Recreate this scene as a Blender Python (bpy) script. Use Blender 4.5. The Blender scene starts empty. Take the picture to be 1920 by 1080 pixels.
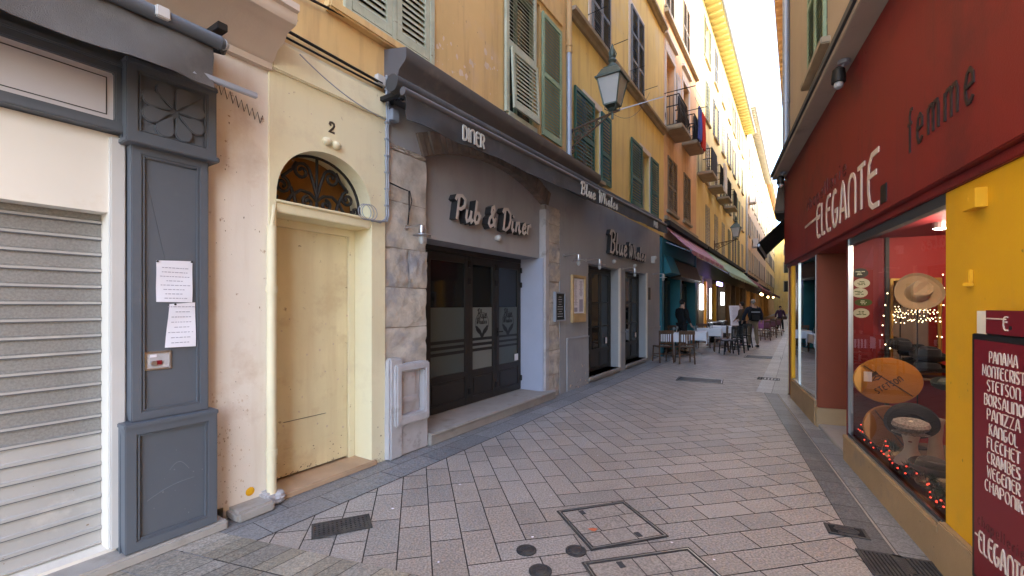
import bpy, bmesh, math, random
from math import sin, cos, tan, atan, atan2, pi, radians, sqrt
from mathutils import Vector, Matrix
random.seed(7)
SC = bpy.context.scene
COL = SC.collection
FPX, HZ, EYE = 830.0, 572.0, 1.6        # focal length and horizon measured from vanishing points

# ------------------------------------------------------------------ frames
class Wall:
    """A street wall: a = metres along it (away from the camera), b = metres out into the street, c = height."""
    def __init__(self, t, d, side, org=None):
        a = atan(t)
        self.side = side
        self.u = Vector((sin(a), cos(a)))
        self.n = Vector((cos(a), -sin(a))) if side < 0 else Vector((-cos(a), sin(a)))
        self.d = d
        self.rz = atan2(self.u.y, self.u.x)
    def w(self, a, b, c):
        p = self.u * a + self.n * (self.d + b)
        return Vector((p.x, p.y, c))
    def at(self, px, py, b=0.0):          # a point measured in the photo, laid on the wall plane
        k = (px - 960) / FPX
        Y = (self.d + b) / (self.n.x * k + self.n.y)
        return (self.u.x * k + self.u.y) * Y, EYE + (HZ - py) * Y / FPX

L = Wall(.645, -3.58, -1)
R = Wall(.45, -1.277, 1)
R2 = Wall(.645, .145, 1)
EW = Wall(.45, 0, -1)                    # end wall of the hat window: square to the street wall, facing back along the lane
EW.u, EW.n = -R.n, -R.u
EW.d = -5.5; EW.rz = atan2(EW.u.y, EW.u.x)
def ground(px, py):
    Y = FPX * EYE / (py - HZ)
    return Vector(((px - 960) / FPX * Y, Y, 0))

# ------------------------------------------------------------------ mesh builder
class MB:
    def __init__(self): self.v = []; self.f = []; self.col = None
    def add(self, vs, fs):
        k = len(self.v); self.v += [tuple(p) for p in vs]; self.f += [tuple(i + k for i in f) for f in fs]
        return self
    def hexa(self, p):
        return self.add(p, [(0,1,2,3),(7,6,5,4),(0,4,5,1),(1,5,6,2),(2,6,7,3),(3,7,4,0)])
    def box(self, a0, a1, b0, b1, c0, c1):
        return self.hexa([(a0,b0,c0),(a1,b0,c0),(a1,b1,c0),(a0,b1,c0),(a0,b0,c1),(a1,b0,c1),(a1,b1,c1),(a0,b1,c1)])
    def prism(self, poly, lo, hi, ax='b'):
        n = len(poly)
        def m(p, t):
            return {'b': (p[0], t, p[1]), 'a': (t, p[0], p[1]), 'c': (p[0], p[1], t)}[ax]
        vs = [m(p, lo) for p in poly] + [m(p, hi) for p in poly]
        fs = [tuple(range(n)), tuple(range(2*n-1, n-1, -1))] + [(i, (i+1) % n, n+(i+1) % n, n+i) for i in range(n)]
        return self.add(vs, fs)
    def tube(self, pts, r, n=8, r1=None, closed=False):
        pts = [Vector(p) for p in pts]; N = len(pts); vs = []
        up = Vector((0, 0, 1)); last = None
        for i, p in enumerate(pts):
            if closed: d = pts[(i+1) % N] - pts[i-1]
            else: d = pts[min(i+1, N-1)] - pts[max(i-1, 0)]
            if d.length < 1e-9: d = Vector((0, 0, 1))
            d.normalize()
            x = d.cross(up)
            if x.length < .05: x = d.cross(Vector((0, 1, 0)))
            x.normalize()
            if last is not None:
                x2 = last - d * last.dot(d)
                if x2.length > .05: x = x2.normalized()
            last = x; y = d.cross(x)
            rr = r if r1 is None else r + (r1 - r) * i / max(1, N-1)
            for k in range(n):
                t = 2*pi*k/n; vs.append(p + x*cos(t)*rr + y*sin(t)*rr)
        fs = []
        for i in range(N if closed else N-1):
            j = (i+1) % N
            for k in range(n):
                fs.append((i*n+k, i*n+(k+1) % n, j*n+(k+1) % n, j*n+k))
        if not closed: fs += [tuple(range(n))[::-1], tuple((N-1)*n+k for k in range(n))]
        return self.add(vs, fs)
    def lathe(self, prof, ctr, n=16, ax='c', sq=None):
        """prof: (radius, height) pairs, first/last capped; sq gives an x/y stretch."""
        vs = []; ctr = Vector(ctr); sx, sy = sq or (1, 1)
        for r, h in prof:
            for k in range(n):
                t = 2*pi*k/n + (pi/n if n == 4 else 0)
                x, y = r*cos(t)*sx, r*sin(t)*sy
                q = {'c': (x, y, h), 'b': (x, h, y), 'a': (h, x, y)}[ax]
                vs.append(ctr + Vector(q))
        fs = []
        for i in range(len(prof)-1):
            for k in range(n):
                fs.append((i*n+k, i*n+(k+1) % n, (i+1)*n+(k+1) % n, (i+1)*n+k))
        fs += [tuple(range(n))[::-1], tuple((len(prof)-1)*n+k for k in range(n))]
        return self.add(vs, fs)
    def ball(self, c, r, n=10, m=6, s=(1,1,1)):
        prof = [(max(.02, sin(pi*i/m))*r, -cos(pi*i/m)*r) for i in range(m+1)]
        k = len(self.v); self.lathe(prof, (0,0,0), n)
        for i in range(k, len(self.v)):
            q = self.v[i]; self.v[i] = (q[0]*s[0]+c[0], q[1]*s[1]+c[1], q[2]*s[2]+c[2])
        return self
    def wall(self, a0, a1, c0, c1, b0, b1, holes=()):
        """wall slab with rectangular openings (a0,a1,c0,c1); no hidden inner faces"""
        A = sorted({a0, a1, *[x for h in holes for x in h[:2] if a0 < x < a1]})
        C = sorted({c0, c1, *[x for h in holes for x in h[2:] if c0 < x < c1]})
        na, nc = len(A)-1, len(C)-1
        def full(i, j):
            if i < 0 or j < 0 or i >= na or j >= nc: return False
            x, z = (A[i]+A[i+1])/2, (C[j]+C[j+1])/2
            return not any(h[0] < x < h[1] and h[2] < z < h[3] for h in holes)
        for i in range(na):
            for j in range(nc):
                if not full(i, j): continue
                x0, x1, z0, z1 = A[i], A[i+1], C[j], C[j+1]
                self.add([(x0,b1,z0),(x1,b1,z0),(x1,b1,z1),(x0,b1,z1)], [(0,1,2,3)])
                self.add([(x0,b0,z0),(x1,b0,z0),(x1,b0,z1),(x0,b0,z1)], [(3,2,1,0)])
                if not full(i-1, j): self.add([(x0,b0,z0),(x0,b1,z0),(x0,b1,z1),(x0,b0,z1)], [(0,1,2,3)])
                if not full(i+1, j): self.add([(x1,b0,z0),(x1,b1,z0),(x1,b1,z1),(x1,b0,z1)], [(3,2,1,0)])
                if not full(i, j-1): self.add([(x0,b0,z0),(x1,b0,z0),(x1,b1,z0),(x0,b1,z0)], [(0,1,2,3)])
                if not full(i, j+1): self.add([(x0,b0,z1),(x1,b0,z1),(x1,b1,z1),(x0,b1,z1)], [(3,2,1,0)])
        return self
    def strip(self, pts, w, b0, b1, to=None):
        """a flat letter stroke of width w along 2-D points, b0..b1 thick"""
        pts = [Vector(p) for p in pts]; N = len(pts)
        closed = (pts[0]-pts[-1]).length < 1e-6 and N > 3
        Lp, Rp = [], []
        for i in range(N):
            if closed: d0 = (pts[i]-pts[i-1 if i else N-2]); d1 = (pts[(i+1) if i < N-1 else 1]-pts[i])
            else:
                d0 = pts[i]-pts[i-1] if i else pts[1]-pts[0]
                d1 = pts[i+1]-pts[i] if i < N-1 else pts[i]-pts[i-1]
            d0 = d0.normalized() if d0.length else Vector((1,0)); d1 = d1.normalized() if d1.length else d0
            t = d0 + d1
            t = t.normalized() if t.length > .2 else d1
            m = Vector((-t.y, t.x)); k = min(1.5, 1/max(.5, m.dot(Vector((-d1.y, d1.x)))))
            Lp.append(pts[i]+m*w/2*k); Rp.append(pts[i]-m*w/2*k)
        to = to or (lambda x, z, b: (x, b, z))
        vs = []
        for i in range(N):
            vs += [to(Lp[i].x, Lp[i].y, b1), to(Rp[i].x, Rp[i].y, b1), to(Rp[i].x, Rp[i].y, b0), to(Lp[i].x, Lp[i].y, b0)]
        fs = []
        for i in range(N-1):
            o, q = i*4, i*4+4
            for k in range(4): fs.append((o+k, o+(k+1) % 4, q+(k+1) % 4, q+k))
        if not closed: fs += [(3,2,1,0), (4*N-4, 4*N-3, 4*N-2, 4*N-1)]
        return self.add(vs, fs)
    def sheet(self, rows, th=0):
        """rows of points -> surface; th > 0 gives thickness along the face normals (solidified on build)"""
        m = len(rows[0]); vs = [p for r in rows for p in r]
        fs = [(i*m+j, i*m+j+1, (i+1)*m+j+1, (i+1)*m+j) for i in range(len(rows)-1) for j in range(m-1)]
        return self.add(vs, fs)
    def mesh(self, name, mat, conv, bev=0, smooth=False, solid=0):
        me = bpy.data.meshes.new(name)
        me.from_pydata([conv(p) for p in self.v], [], self.f)
        bm = bmesh.new(); bm.from_mesh(me)
        if smooth or bev: bmesh.ops.remove_doubles(bm, verts=bm.verts, dist=1e-5)
        bmesh.ops.recalc_face_normals(bm, faces=bm.faces)
        if solid:
            geom = bmesh.ops.solidify(bm, geom=bm.faces[:], thickness=solid)
        if bev:
            es = [e for e in bm.edges if len(e.link_faces) == 2 and e.calc_face_angle(0) > .6]
            bmesh.ops.bevel(bm, geom=es, offset=bev, segments=2, affect='EDGES', clamp_overlap=True)
        bm.to_mesh(me); bm.free()
        if smooth:
            for p in me.polygons: p.use_smooth = True
            me.set_sharp_from_angle(angle=radians(40))
        for m in (mat if isinstance(mat, (list, tuple)) else [mat]): me.materials.append(m)
        return me

def link(name, me, parent=None):
    o = bpy.data.objects.new(name, me); COL.objects.link(o)
    if parent: o.parent = parent
    return o
def props(o, label, cat, group=None, kind=None):
    if label: o['label'] = label
    if cat: o['category'] = cat
    if group: o['group'] = group
    if kind: o['kind'] = kind
    return o

class Thing:
    """an Empty at the thing's base; parts are built in wall coordinates (F given) or local ones"""
    def __init__(self, name, label, cat, at, F=None, group=None, rz=0):
        self.F, self.o = F, at
        self.root = bpy.data.objects.new(name, None); COL.objects.link(self.root)
        self.root.empty_display_size = .1
        if F: self.root.location = F.w(*at); self.root.rotation_euler.z = F.rz
        else: self.root.location = at; self.root.rotation_euler.z = rz
        props(self.root, label, cat, group)
    def conv(self, p):
        if not self.F: return p
        o = self.o; return (p[0]-o[0], (p[1]-o[1])*(-1 if self.F.side < 0 else 1), p[2]-o[2])
    def part(self, name, mb, mat, parent=None, **k):
        lab = k.pop('label', None)
        ob = link(name, mb.mesh(name, mat, self.conv, **k), parent or self.root)
        if lab: ob['label'] = lab
        return ob

def single(name, mb, mat, label, cat, F=None, group=None, kind=None, at=None, rz=0, **k):
    """a thing that is one mesh, its origin at its base"""
    if at is None:
        xs = [[p[i] for p in mb.v] for i in range(3)]
        at = ((min(xs[0])+max(xs[0]))/2, (min(xs[1])+max(xs[1]))/2, min(xs[2]))
        loc = F.w(*at) if F else at
        sy = -1 if F and F.side < 0 else 1
        conv = lambda p: (p[0]-at[0], (p[1]-at[1])*sy, p[2]-at[2])
        o = link(name, mb.mesh(name, mat, conv, **k))
        o.location = loc; o.rotation_euler.z = F.rz if F else 0
    else:
        o = link(name, mb.mesh(name, mat, lambda p: p, **k)); o.location = at; o.rotation_euler.z = rz
    return props(o, label, cat, group, kind)

def copy_tree(o, parent=None):
    c = o.copy(); COL.objects.link(c); c.parent = parent
    for ch in [x for x in ALL() if x.parent == o]: copy_tree(ch, c)
    return c
def ALL(): return list(bpy.data.objects)
def dup(root, loc, rz, label=None, group=None):
    kids = {}
    for x in bpy.data.objects:
        if x.parent: kids.setdefault(x.parent.name, []).append(x)
    def rec(o, par):
        c = o.copy(); COL.objects.link(c); c.parent = par
        for ch in kids.get(o.name, []): rec(ch, c)
        return c
    r = rec(root, None); r.location = loc; r.rotation_euler.z = rz
    if label: r['label'] = label
    if group: r['group'] = group
    return r

# ------------------------------------------------------------------ materials
MATS = {}
def mat(name, col, rough=.8, var=.12, vs=3.0, bump=0.0, bs=60, metal=0, spec=.4, stain=None, ss=1.2, st=.55, streak=None, emit=None, es=0, sheen=0, fine=0, chip=None, cs=9, ct=.66):
    m = bpy.data.materials.new(name); m.use_nodes = True; MATS[name] = m
    nt = m.node_tree; N = nt.nodes; K = nt.links.new; b = N['Principled BSDF']
    b.inputs['Roughness'].default_value = rough; b.inputs['Metallic'].default_value = metal
    b.inputs['Specular IOR Level'].default_value = spec
    tc = N.new('ShaderNodeTexCoord')
    def noise(scale, det=5, rg=.6, stretch=None):
        n = N.new('ShaderNodeTexNoise'); n.inputs['Scale'].default_value = scale; n.inputs['Detail'].default_value = det; n.inputs['Roughness'].default_value = rg
        if stretch:
            mp = N.new('ShaderNodeMapping'); mp.inputs['Scale'].default_value = stretch; K(tc.outputs['Object'], mp.inputs['Vector']); K(mp.outputs[0], n.inputs['Vector'])
        else: K(tc.outputs['Object'], n.inputs['Vector'])
        return n.outputs['Fac']
    def ramp(f, p0, p1, c0=(0,0,0,1), c1=(1,1,1,1)):
        r = N.new('ShaderNodeValToRGB'); r.color_ramp.elements[0].position = p0; r.color_ramp.elements[1].position = p1
        r.color_ramp.elements[0].color = c0; r.color_ramp.elements[1].color = c1; K(f, r.inputs['Fac']); return r.outputs['Color']
    def mix(f, a, bb, mode='MIX'):
        x = N.new('ShaderNodeMix'); x.data_type = 'RGBA'; x.blend_type = mode
        if isinstance(f, float): x.inputs['Factor'].default_value = f
        else: K(f, x.inputs['Factor'])
        for v, i in ((a, 6), (bb, 7)):
            if isinstance(v, tuple): x.inputs[i].default_value = v
            else: K(v, x.inputs[i])
        return x.outputs[2]
    c4 = (*col, 1)
    out = c4
    if var:
        lo = tuple(max(0, x*(1-var)) for x in col)+(1,); hi = tuple(min(1, x*(1+var)) for x in col)+(1,)
        out = ramp(noise(vs), .3, .7, lo, hi)
    if fine:
        lo = (1-fine,)*3+(1,); out = mix(1.0, out, ramp(noise(75, 3), .38, .62, lo, (1,1,1,1)), 'MULTIPLY')
    if stain: out = mix(ramp(noise(ss, 7, .65), st, min(1, st+.16)), out, (*stain, 1))
    if streak: out = mix(ramp(noise(1.0, 6, .6, (5, 5, .5)), .5, .78), out, (*streak, 1))
    if chip: out = mix(ramp(noise(cs, 8, .7), ct, ct+.03), out, (*chip, 1))
    if isinstance(out, tuple): b.inputs['Base Color'].default_value = out
    else: K(out, b.inputs['Base Color'])
    if bump:
        bp = N.new('ShaderNodeBump'); bp.inputs['Strength'].default_value = bump; bp.inputs['Distance'].default_value = .01
        K(noise(bs, 4), bp.inputs['Height']); K(bp.outputs[0], b.inputs['Normal'])
    if emit:
        b.inputs['Emission Color'].default_value = (*emit, 1); b.inputs['Emission Strength'].default_value = es
    if sheen: b.inputs['Sheen Weight'].default_value = sheen
    return m
def glass(name, tint=(.9,.93,.95), ior=1.5, boost=0.0):
    m = bpy.data.materials.new(name); m.use_nodes = True; nt = m.node_tree; N = nt.nodes; K = nt.links.new
    N.remove(N['Principled BSDF'])
    tr = N.new('ShaderNodeBsdfTransparent'); tr.inputs[0].default_value = (*tint, 1)
    gl = N.new('ShaderNodeBsdfGlossy'); gl.inputs['Roughness'].default_value = .015
    fr = N.new('ShaderNodeFresnel'); fr.inputs['IOR'].default_value = ior
    mx = N.new('ShaderNodeMixShader')
    K(fr.outputs[0], mx.inputs[0]); K(tr.outputs[0], mx.inputs[1]); K(gl.outputs[0], mx.inputs[2])
    K(mx.outputs[0], N['Material Output'].inputs['Surface'])
    return m
def slabmat(name, col, rough, tintamt=.25, speck=.42):
    """granite slabs: colour per slab from a mesh attribute, plus grain"""
    m = mat(name, col, rough, var=.10, vs=1.7, bump=.35, bs=90, fine=speck, spec=.5, stain=tuple(c*.82 for c in col), ss=.9, st=.55)
    nt = m.node_tree; N = nt.nodes; K = nt.links.new; b = N['Principled BSDF']
    src = b.inputs['Base Color'].links[0].from_socket
    at = N.new('ShaderNodeAttribute'); at.attribute_name = 'slab'
    x = N.new('ShaderNodeMix'); x.data_type = 'RGBA'; x.blend_type = 'MULTIPLY'; x.inputs['Factor'].default_value = 1
    K(src, x.inputs[6]); K(at.outputs['Color'], x.inputs[7]); K(x.outputs[2], b.inputs['Base Color'])
    return m

# wall paints and stones
ochre = mat('ochre_render', (.70,.48,.215), .9, .10, .9, .25, 40, stain=(.66,.47,.28), ss=1.3, st=.55, streak=(.46,.28,.14), chip=(.42,.30,.2), cs=6, ct=.68)
yellow = mat('yellow_render', (.76,.58,.215), .9, .08, .8, .2, 40, stain=(.70,.56,.30), ss=.9, st=.55, streak=(.55,.37,.16), chip=(.5,.38,.2), cs=5, ct=.69)
orange = mat('orange_render', (.69,.45,.255), .9, .10, .8, .2, 40, stain=(.52,.32,.2), ss=.8, st=.55, streak=(.52,.30,.17))
paleyel = mat('pale_yellow_render', (.77,.63,.30), .9, .08, .5, .15, 30, streak=(.6,.42,.2))
pinkish = mat('pinkish_render', (.70,.55,.36), .9, .08, .5, .15, 30, streak=(.54,.36,.22))
beige = mat('beige_render', (.46,.36,.25), .9, .10, .7, .2, 40, streak=(.40,.32,.24))
pinkwall = mat('pale_pink_render', (.78,.71,.63), .85, .05, 1.2, .15, 50, stain=(.66,.55,.45), ss=2.3, st=.53, streak=(.68,.58,.48), chip=(.42,.28,.19), cs=7, ct=.645)
butter = mat('butter_yellow_paint', (.80,.73,.50), .7, .05, 1.1, .18, 45, stain=(.72,.64,.44), ss=2.2, st=.53, streak=(.72,.63,.42), chip=(.46,.36,.22), cs=12, ct=.665)
doorpaint = mat('old_yellow_door_paint', (.76,.67,.43), .5, .08, 1.6, .10, 30, stain=(.62,.50,.30), ss=2.6, st=.52, streak=(.66,.54,.32), chip=(.34,.25,.15), cs=11, ct=.655)
cream = mat('cream_paint', (.72,.67,.60), .6, .04, 1.0, .05, 40, stain=(.62,.54,.43), ss=1.8, st=.6)
whitejamb = mat('white_jamb_paint', (.54,.52,.50), .6, .05, 2)
cornstone = mat('cornice_paint', (.66,.55,.45), .8, .07, 1.6, .15, 50, stain=(.5,.4,.32), ss=2, st=.58)
gunmetal = mat('grey_joinery_paint', (.105,.118,.14), .5, .06, 2, .04, 80, stain=(.13,.14,.16), ss=3, st=.6, chip=(.30,.31,.33), cs=6, ct=.76)
signwhite = mat('pale_grey_sign_board', (.62,.60,.64), .5, .03, 2)
thinline = mat('dark_line_paint', (.05,.05,.055), .6, 0)
awnpale = mat('faded_grey_awning_cloth', (.125,.12,.12), .9, .18, 2.5, .3, 200, stain=(.16,.15,.145), ss=3, st=.54)
awngrey = mat('charcoal_awning_cloth', (.058,.055,.055), .9, .18, 2.5, .2, 300, stain=(.10,.095,.09), ss=2, st=.55)
awndark = mat('black_awning_cloth', (.018,.017,.018), .85, .2, 3)
pubgrey = mat('blue_grey_render', (.345,.35,.366), .85, .07, 1.1, .2, 50, stain=(.30,.30,.32), ss=1.7, st=.56, streak=(.31,.30,.31))
lilac = mat('lilac_reveal_paint', (.38,.40,.50), .85, .05, 1.5, .1, 50)
canopypaint = mat('canopy_moulding_paint', (.11,.105,.112), .5, .08, 2, .05, 60, stain=(.17,.155,.15), ss=3, st=.55)
roughstone = mat('rough_limestone', (.50,.455,.40), .95, .28, 5, 1.0, 16, stain=(.32,.32,.35), ss=2.8, st=.50, chip=(.25,.19,.14), cs=13, ct=.68)
greystone = mat('grey_cut_stone', (.46,.44,.45), .85, .12, 3, .5, 40, stain=(.28,.25,.23), ss=4, st=.58)
stepstone = mat('door_step_stone', (.36,.33,.30), .75, .12, 3, .3, 60, stain=(.26,.23,.2), ss=3, st=.55)
tanstone = mat('tan_threshold_stone', (.48,.33,.21), .75, .12, 3, .25, 60)
beigestone = mat('beige_stone_plinth', (.38,.25,.13), .55, .12, 2.2, .2, 60, stain=(.29,.21,.14), ss=2.5, st=.56)
archbrick = mat('arch_brick', (.22,.17,.14), .95, .25, 6, .8, 30)
frameblk = mat('dark_brown_door_paint', (.026,.022,.02), .4, .12, 3)
darkglass = mat('dark_door_glass', (.012,.014,.016), .05, 0, spec=.5)
frost = mat('frosted_glass', (.075,.09,.085), .28, .06, 2, spec=.5)
frostpale = mat('pale_frosted_glass', (.17,.185,.175), .3, .05, 2, spec=.5)
sticker = mat('black_door_sticker', (.012,.012,.013), .4, 0)
lettermetal = mat('brushed_letter_face', (.58,.53,.50), .5, .06, 8)
letterdark = mat('dark_letter_side', (.028,.027,.03), .5, .1)
awnletter = mat('pale_awning_lettering', (.55,.52,.46), .8, .05)
greensh = mat('faded_green_shutter_paint', (.28,.37,.24), .75, .15, 4, .2, 60, stain=(.38,.42,.31), ss=6, st=.55, chip=(.24,.19,.12), cs=12, ct=.68)
palegreen = mat('weathered_pale_green_paint', (.46,.48,.37), .8, .15, 5, .3, 60, stain=(.50,.52,.41), ss=5, st=.5, chip=(.2,.15,.09), cs=10, ct=.63)
darkgreen = mat('dark_green_shutter_paint', (.014,.085,.062), .55, .15, 4)
greysh = mat('grey_shutter_paint', (.16,.16,.16), .7, .12, 4)
olivesh = mat('olive_shutter_paint', (.22,.22,.14), .7, .12, 4)
brownsh = mat('brown_shutter_paint', (.19,.14,.09), .7, .12, 4)
palesh = mat('pale_shutter_paint', (.42,.38,.29), .7, .1, 4)
surround = mat('white_window_surround', (.66,.58,.50), .85, .06, 3)
sillst = mat('stone_sill', (.34,.28,.2), .85, .15, 4, .3)
panedark = mat('dark_window_pane', (.03,.035,.04), .06, 0, spec=.6)
zinc = mat('zinc_pipe', (.36,.39,.45), .45, .1, 3, metal=.4)
ochrepipe = mat('painted_pipe', (.52,.33,.15), .7, .1, 3)
butterpipe = mat('pale_yellow_pipe', (.76,.68,.47), .5, .06, 4, chip=(.3,.2,.1), cs=16, ct=.72)
iron = mat('wrought_iron', (.022,.02,.02), .5, .2, 8, metal=.3)
castiron = mat('cast_iron_cover', (.075,.07,.072), .55, .2, 12, .5, 120, metal=.5, stain=(.11,.10,.09), ss=8, st=.5)
lampgreen = mat('lantern_metal', (.09,.115,.10), .45, .15, 8, metal=.3)
lampglass = mat('milky_lantern_glass', (.42,.42,.42), .35, .05, 4, spec=.5)
rust = mat('rusty_iron', (.12,.075,.05), .75, .3, 9, metal=.3)
steel = mat('brushed_steel', (.55,.55,.56), .3, .06, 8, metal=.9)
slatgrey = mat('shutter_slat_perforated', (.27,.265,.255), .5, .06, 2, .1, 260, metal=.25, fine=.2)
slatwhite = mat('shutter_slat_solid', (.40,.388,.375), .45, .05, 2, metal=.15, stain=(.52,.50,.47), ss=3, st=.57)
paper = mat('white_paper', (.78,.76,.82), .8, .02)
ink = mat('printed_ink', (.36,.34,.42), .8, 0)
blackbd = mat('chalk_board', (.02,.022,.02), .6, .15)
woodlt = mat('light_wood', (.50,.34,.17), .5, .15, 6)
woodchair = mat('dark_chair_wood', (.10,.05,.028), .45, .2, 8)
blackchair = mat('black_chair_lacquer', (.018,.018,.018), .4, .1)
clothw = mat('white_table_linen', (.80,.80,.84), .85, .03, 4, .2, 200)
clothp = mat('purple_table_linen', (.26,.10,.22), .85, .05, 4)
tablesteel = mat('aluminium_table_leg', (.6,.6,.6), .35, .05, metal=.8)
eavepaint = mat('yellow_eave_paint', (.66,.56,.24), .8, .08)
eavegrey = mat('grey_eave_boards', (.42,.40,.32), .8, .1)
teal = mat('teal_shopfront_paint', (.014,.145,.19), .5, .12, 3)
tealdk = mat('dark_teal_paint', (.010,.040,.048), .5, .12, 3)
shopdark = mat('unlit_interior', (.02,.017,.016), .9, .2)
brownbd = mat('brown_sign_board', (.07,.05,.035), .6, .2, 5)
mauve = mat('mauve_awning_cloth', (.42,.19,.27), .85, .05, 5)
mauvepale = mat('pale_awning_stripe', (.52,.34,.38), .85, .05, 5)
greenaw = mat('green_awning_cloth', (.36,.50,.36), .85, .06, 3)
redaw = mat('dark_red_awning_cloth', (.16,.035,.04), .85, .1, 3)
warmlit = mat('lit_interior_wall', (.5,.3,.1), .8, .25, 3, emit=(1,.52,.14), es=.045)
fanlit = mat('stair_hall_wall', (.36,.16,.035), .9, .3, 3)  # warm glow of the lit stair hall put into this orange colour
neonw = mat('white_neon_tube', (1,1,1), .4, 0, emit=(.92,.95,1), es=1.6)
neonv = mat('violet_neon_tube', (.3,.2,.9), .4, 0, emit=(.35,.25,1), es=1.8)
bulb = mat('warm_bulb', (1,.8,.5), .4, 0, emit=(1,.62,.25), es=2.0)
fairy = mat('fairy_light', (1,.8,.5), .4, 0, emit=(1,.72,.38), es=1.3)
redbulb = mat('red_fairy_light', (.8,.06,.04), .4, 0, emit=(1,.06,.03), es=.35)
goldbulb = mat('gold_fairy_light', (1,.7,.2), .4, 0, emit=(1,.6,.12), es=.9)
# hat shop
redfas = mat('dark_red_fascia_paint', (.235,.022,.019), .45, .08, 1.2, .12, 90, stain=(.15,.018,.018), ss=1.6, st=.52, streak=(.145,.024,.022), chip=(.28,.07,.06), cs=7, ct=.71)
redsign = mat('deep_red_sign_paint', (.19,.008,.016), .35, .05, 2)
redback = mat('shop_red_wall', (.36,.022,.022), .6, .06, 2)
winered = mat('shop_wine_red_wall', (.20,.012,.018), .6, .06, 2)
brickred = mat('brick_red_paint', (.22,.048,.018), .6, .08, 2, .08, 40, chip=(.4,.3,.2), cs=4, ct=.76)
egg = mat('egg_yellow_paint', (.76,.39,.010), .55, .05, 1.5, .2, 70, stain=(.66,.36,.02), ss=2.2, st=.56, streak=(.63,.35,.03), chip=(.5,.33,.10), cs=10, ct=.69)
whitelet = mat('cream_sign_lettering', (.72,.58,.48), .5, .04)
blacklet = mat('black_sign_lettering', (.03,.02,.018), .45, .1)
fadelet = mat('faded_sign_lettering', (.115,.025,.022), .5, .1)
blackfr = mat('black_sign_frame', (.015,.013,.013), .35, .1)
soffit = mat('soffit_render', (.48,.40,.31), .9, .08, 1.5, .15, 50, stain=(.34,.28,.22), ss=1.7, st=.57)
silver = mat('silver_window_trim', (.5,.5,.5), .3, .08, metal=.9)
shopglass = glass('shop_window_glass', ior=1.33)
felt_tan = mat('tan_felt', (.30,.21,.12), .9, .08, 6, .2, 200, sheen=.2)
felt_blk = mat('black_felt', (.016,.017,.02), .9, .1, 6, sheen=.2)
felt_gry = mat('grey_felt', (.10,.092,.085), .9, .1, 6, sheen=.2)
tweed = mat('tweed_cloth', (.50,.47,.43), .95, .25, 90, .4, 220, fine=.5)
straw = mat('pale_straw', (.52,.42,.26), .8, .12, 30, .3, 200)
discor = mat('orange_hatbox_card', (.52,.22,.035), .5, .08, 3)
discbr = mat('brown_hatbox_card', (.33,.13,.04), .5, .1, 3)
mann = mat('mannequin_plaster', (.86,.78,.64), .5, .05, 4)
goldfr = mat('gilt_frame', (.50,.30,.07), .4, .1, 8, metal=.4)
mirror = mat('mirror_glass', (.62,.60,.54), .03, .0, metal=1.0)
garlgreen = mat('garland_needles', (.025,.07,.03), .8, .3, 20)
stickp = mat('pale_window_sticker', (.55,.57,.45), .5, .04)
stickd = mat('dark_window_sticker', (.015,.016,.014), .5, .05)
stickg = mat('green_window_sticker', (.05,.09,.015), .5, .05)
shopboard = mat('window_floor_board', (.20,.13,.08), .6, .12, 4)
# ground
granite = slabmat('pink_granite_paving', (.46,.397,.345), .5)
gutterst = slabmat('blue_grey_gutter_stone', (.30,.292,.285), .45)
sidestone = slabmat('yellowish_side_street_stone', (.40,.345,.27), .7)
jointm = mat('paving_joint', (.095,.082,.074), .9, .2, 8)
mortar = mat('pale_mortar', (.33,.29,.25), .9, .15, 10)
# people
skin = mat('skin', (.46,.27,.19), .6, .05)
navy = mat('navy_jacket_cloth', (.014,.018,.032), .9, .1)
blackcl = mat('black_clothing', (.010,.010,.011), .9, .1)
beigetr = mat('beige_trouser_cloth', (.27,.20,.13), .9, .1)
greyhair = mat('grey_hair', (.32,.28,.24), .9, .1)
darkhair = mat('dark_hair', (.03,.02,.015), .8, .1)
plum = mat('plum_coat_cloth', (.05,.022,.06), .9, .1)
browncl = mat('brown_coat_cloth', (.09,.06,.04), .9, .1)
shoe = mat('dark_shoe_leather', (.015,.012,.01), .5, .1)
bluecl = mat('blue_laundry', (.08,.12,.42), .9, .08)
redcl = mat('red_laundry', (.55,.04,.03), .9, .08)
whitecl = mat('white_laundry', (.66,.64,.64), .9, .08)
plantgr = mat('plant_leaves', (.05,.10,.03), .7, .3, 9)
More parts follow.
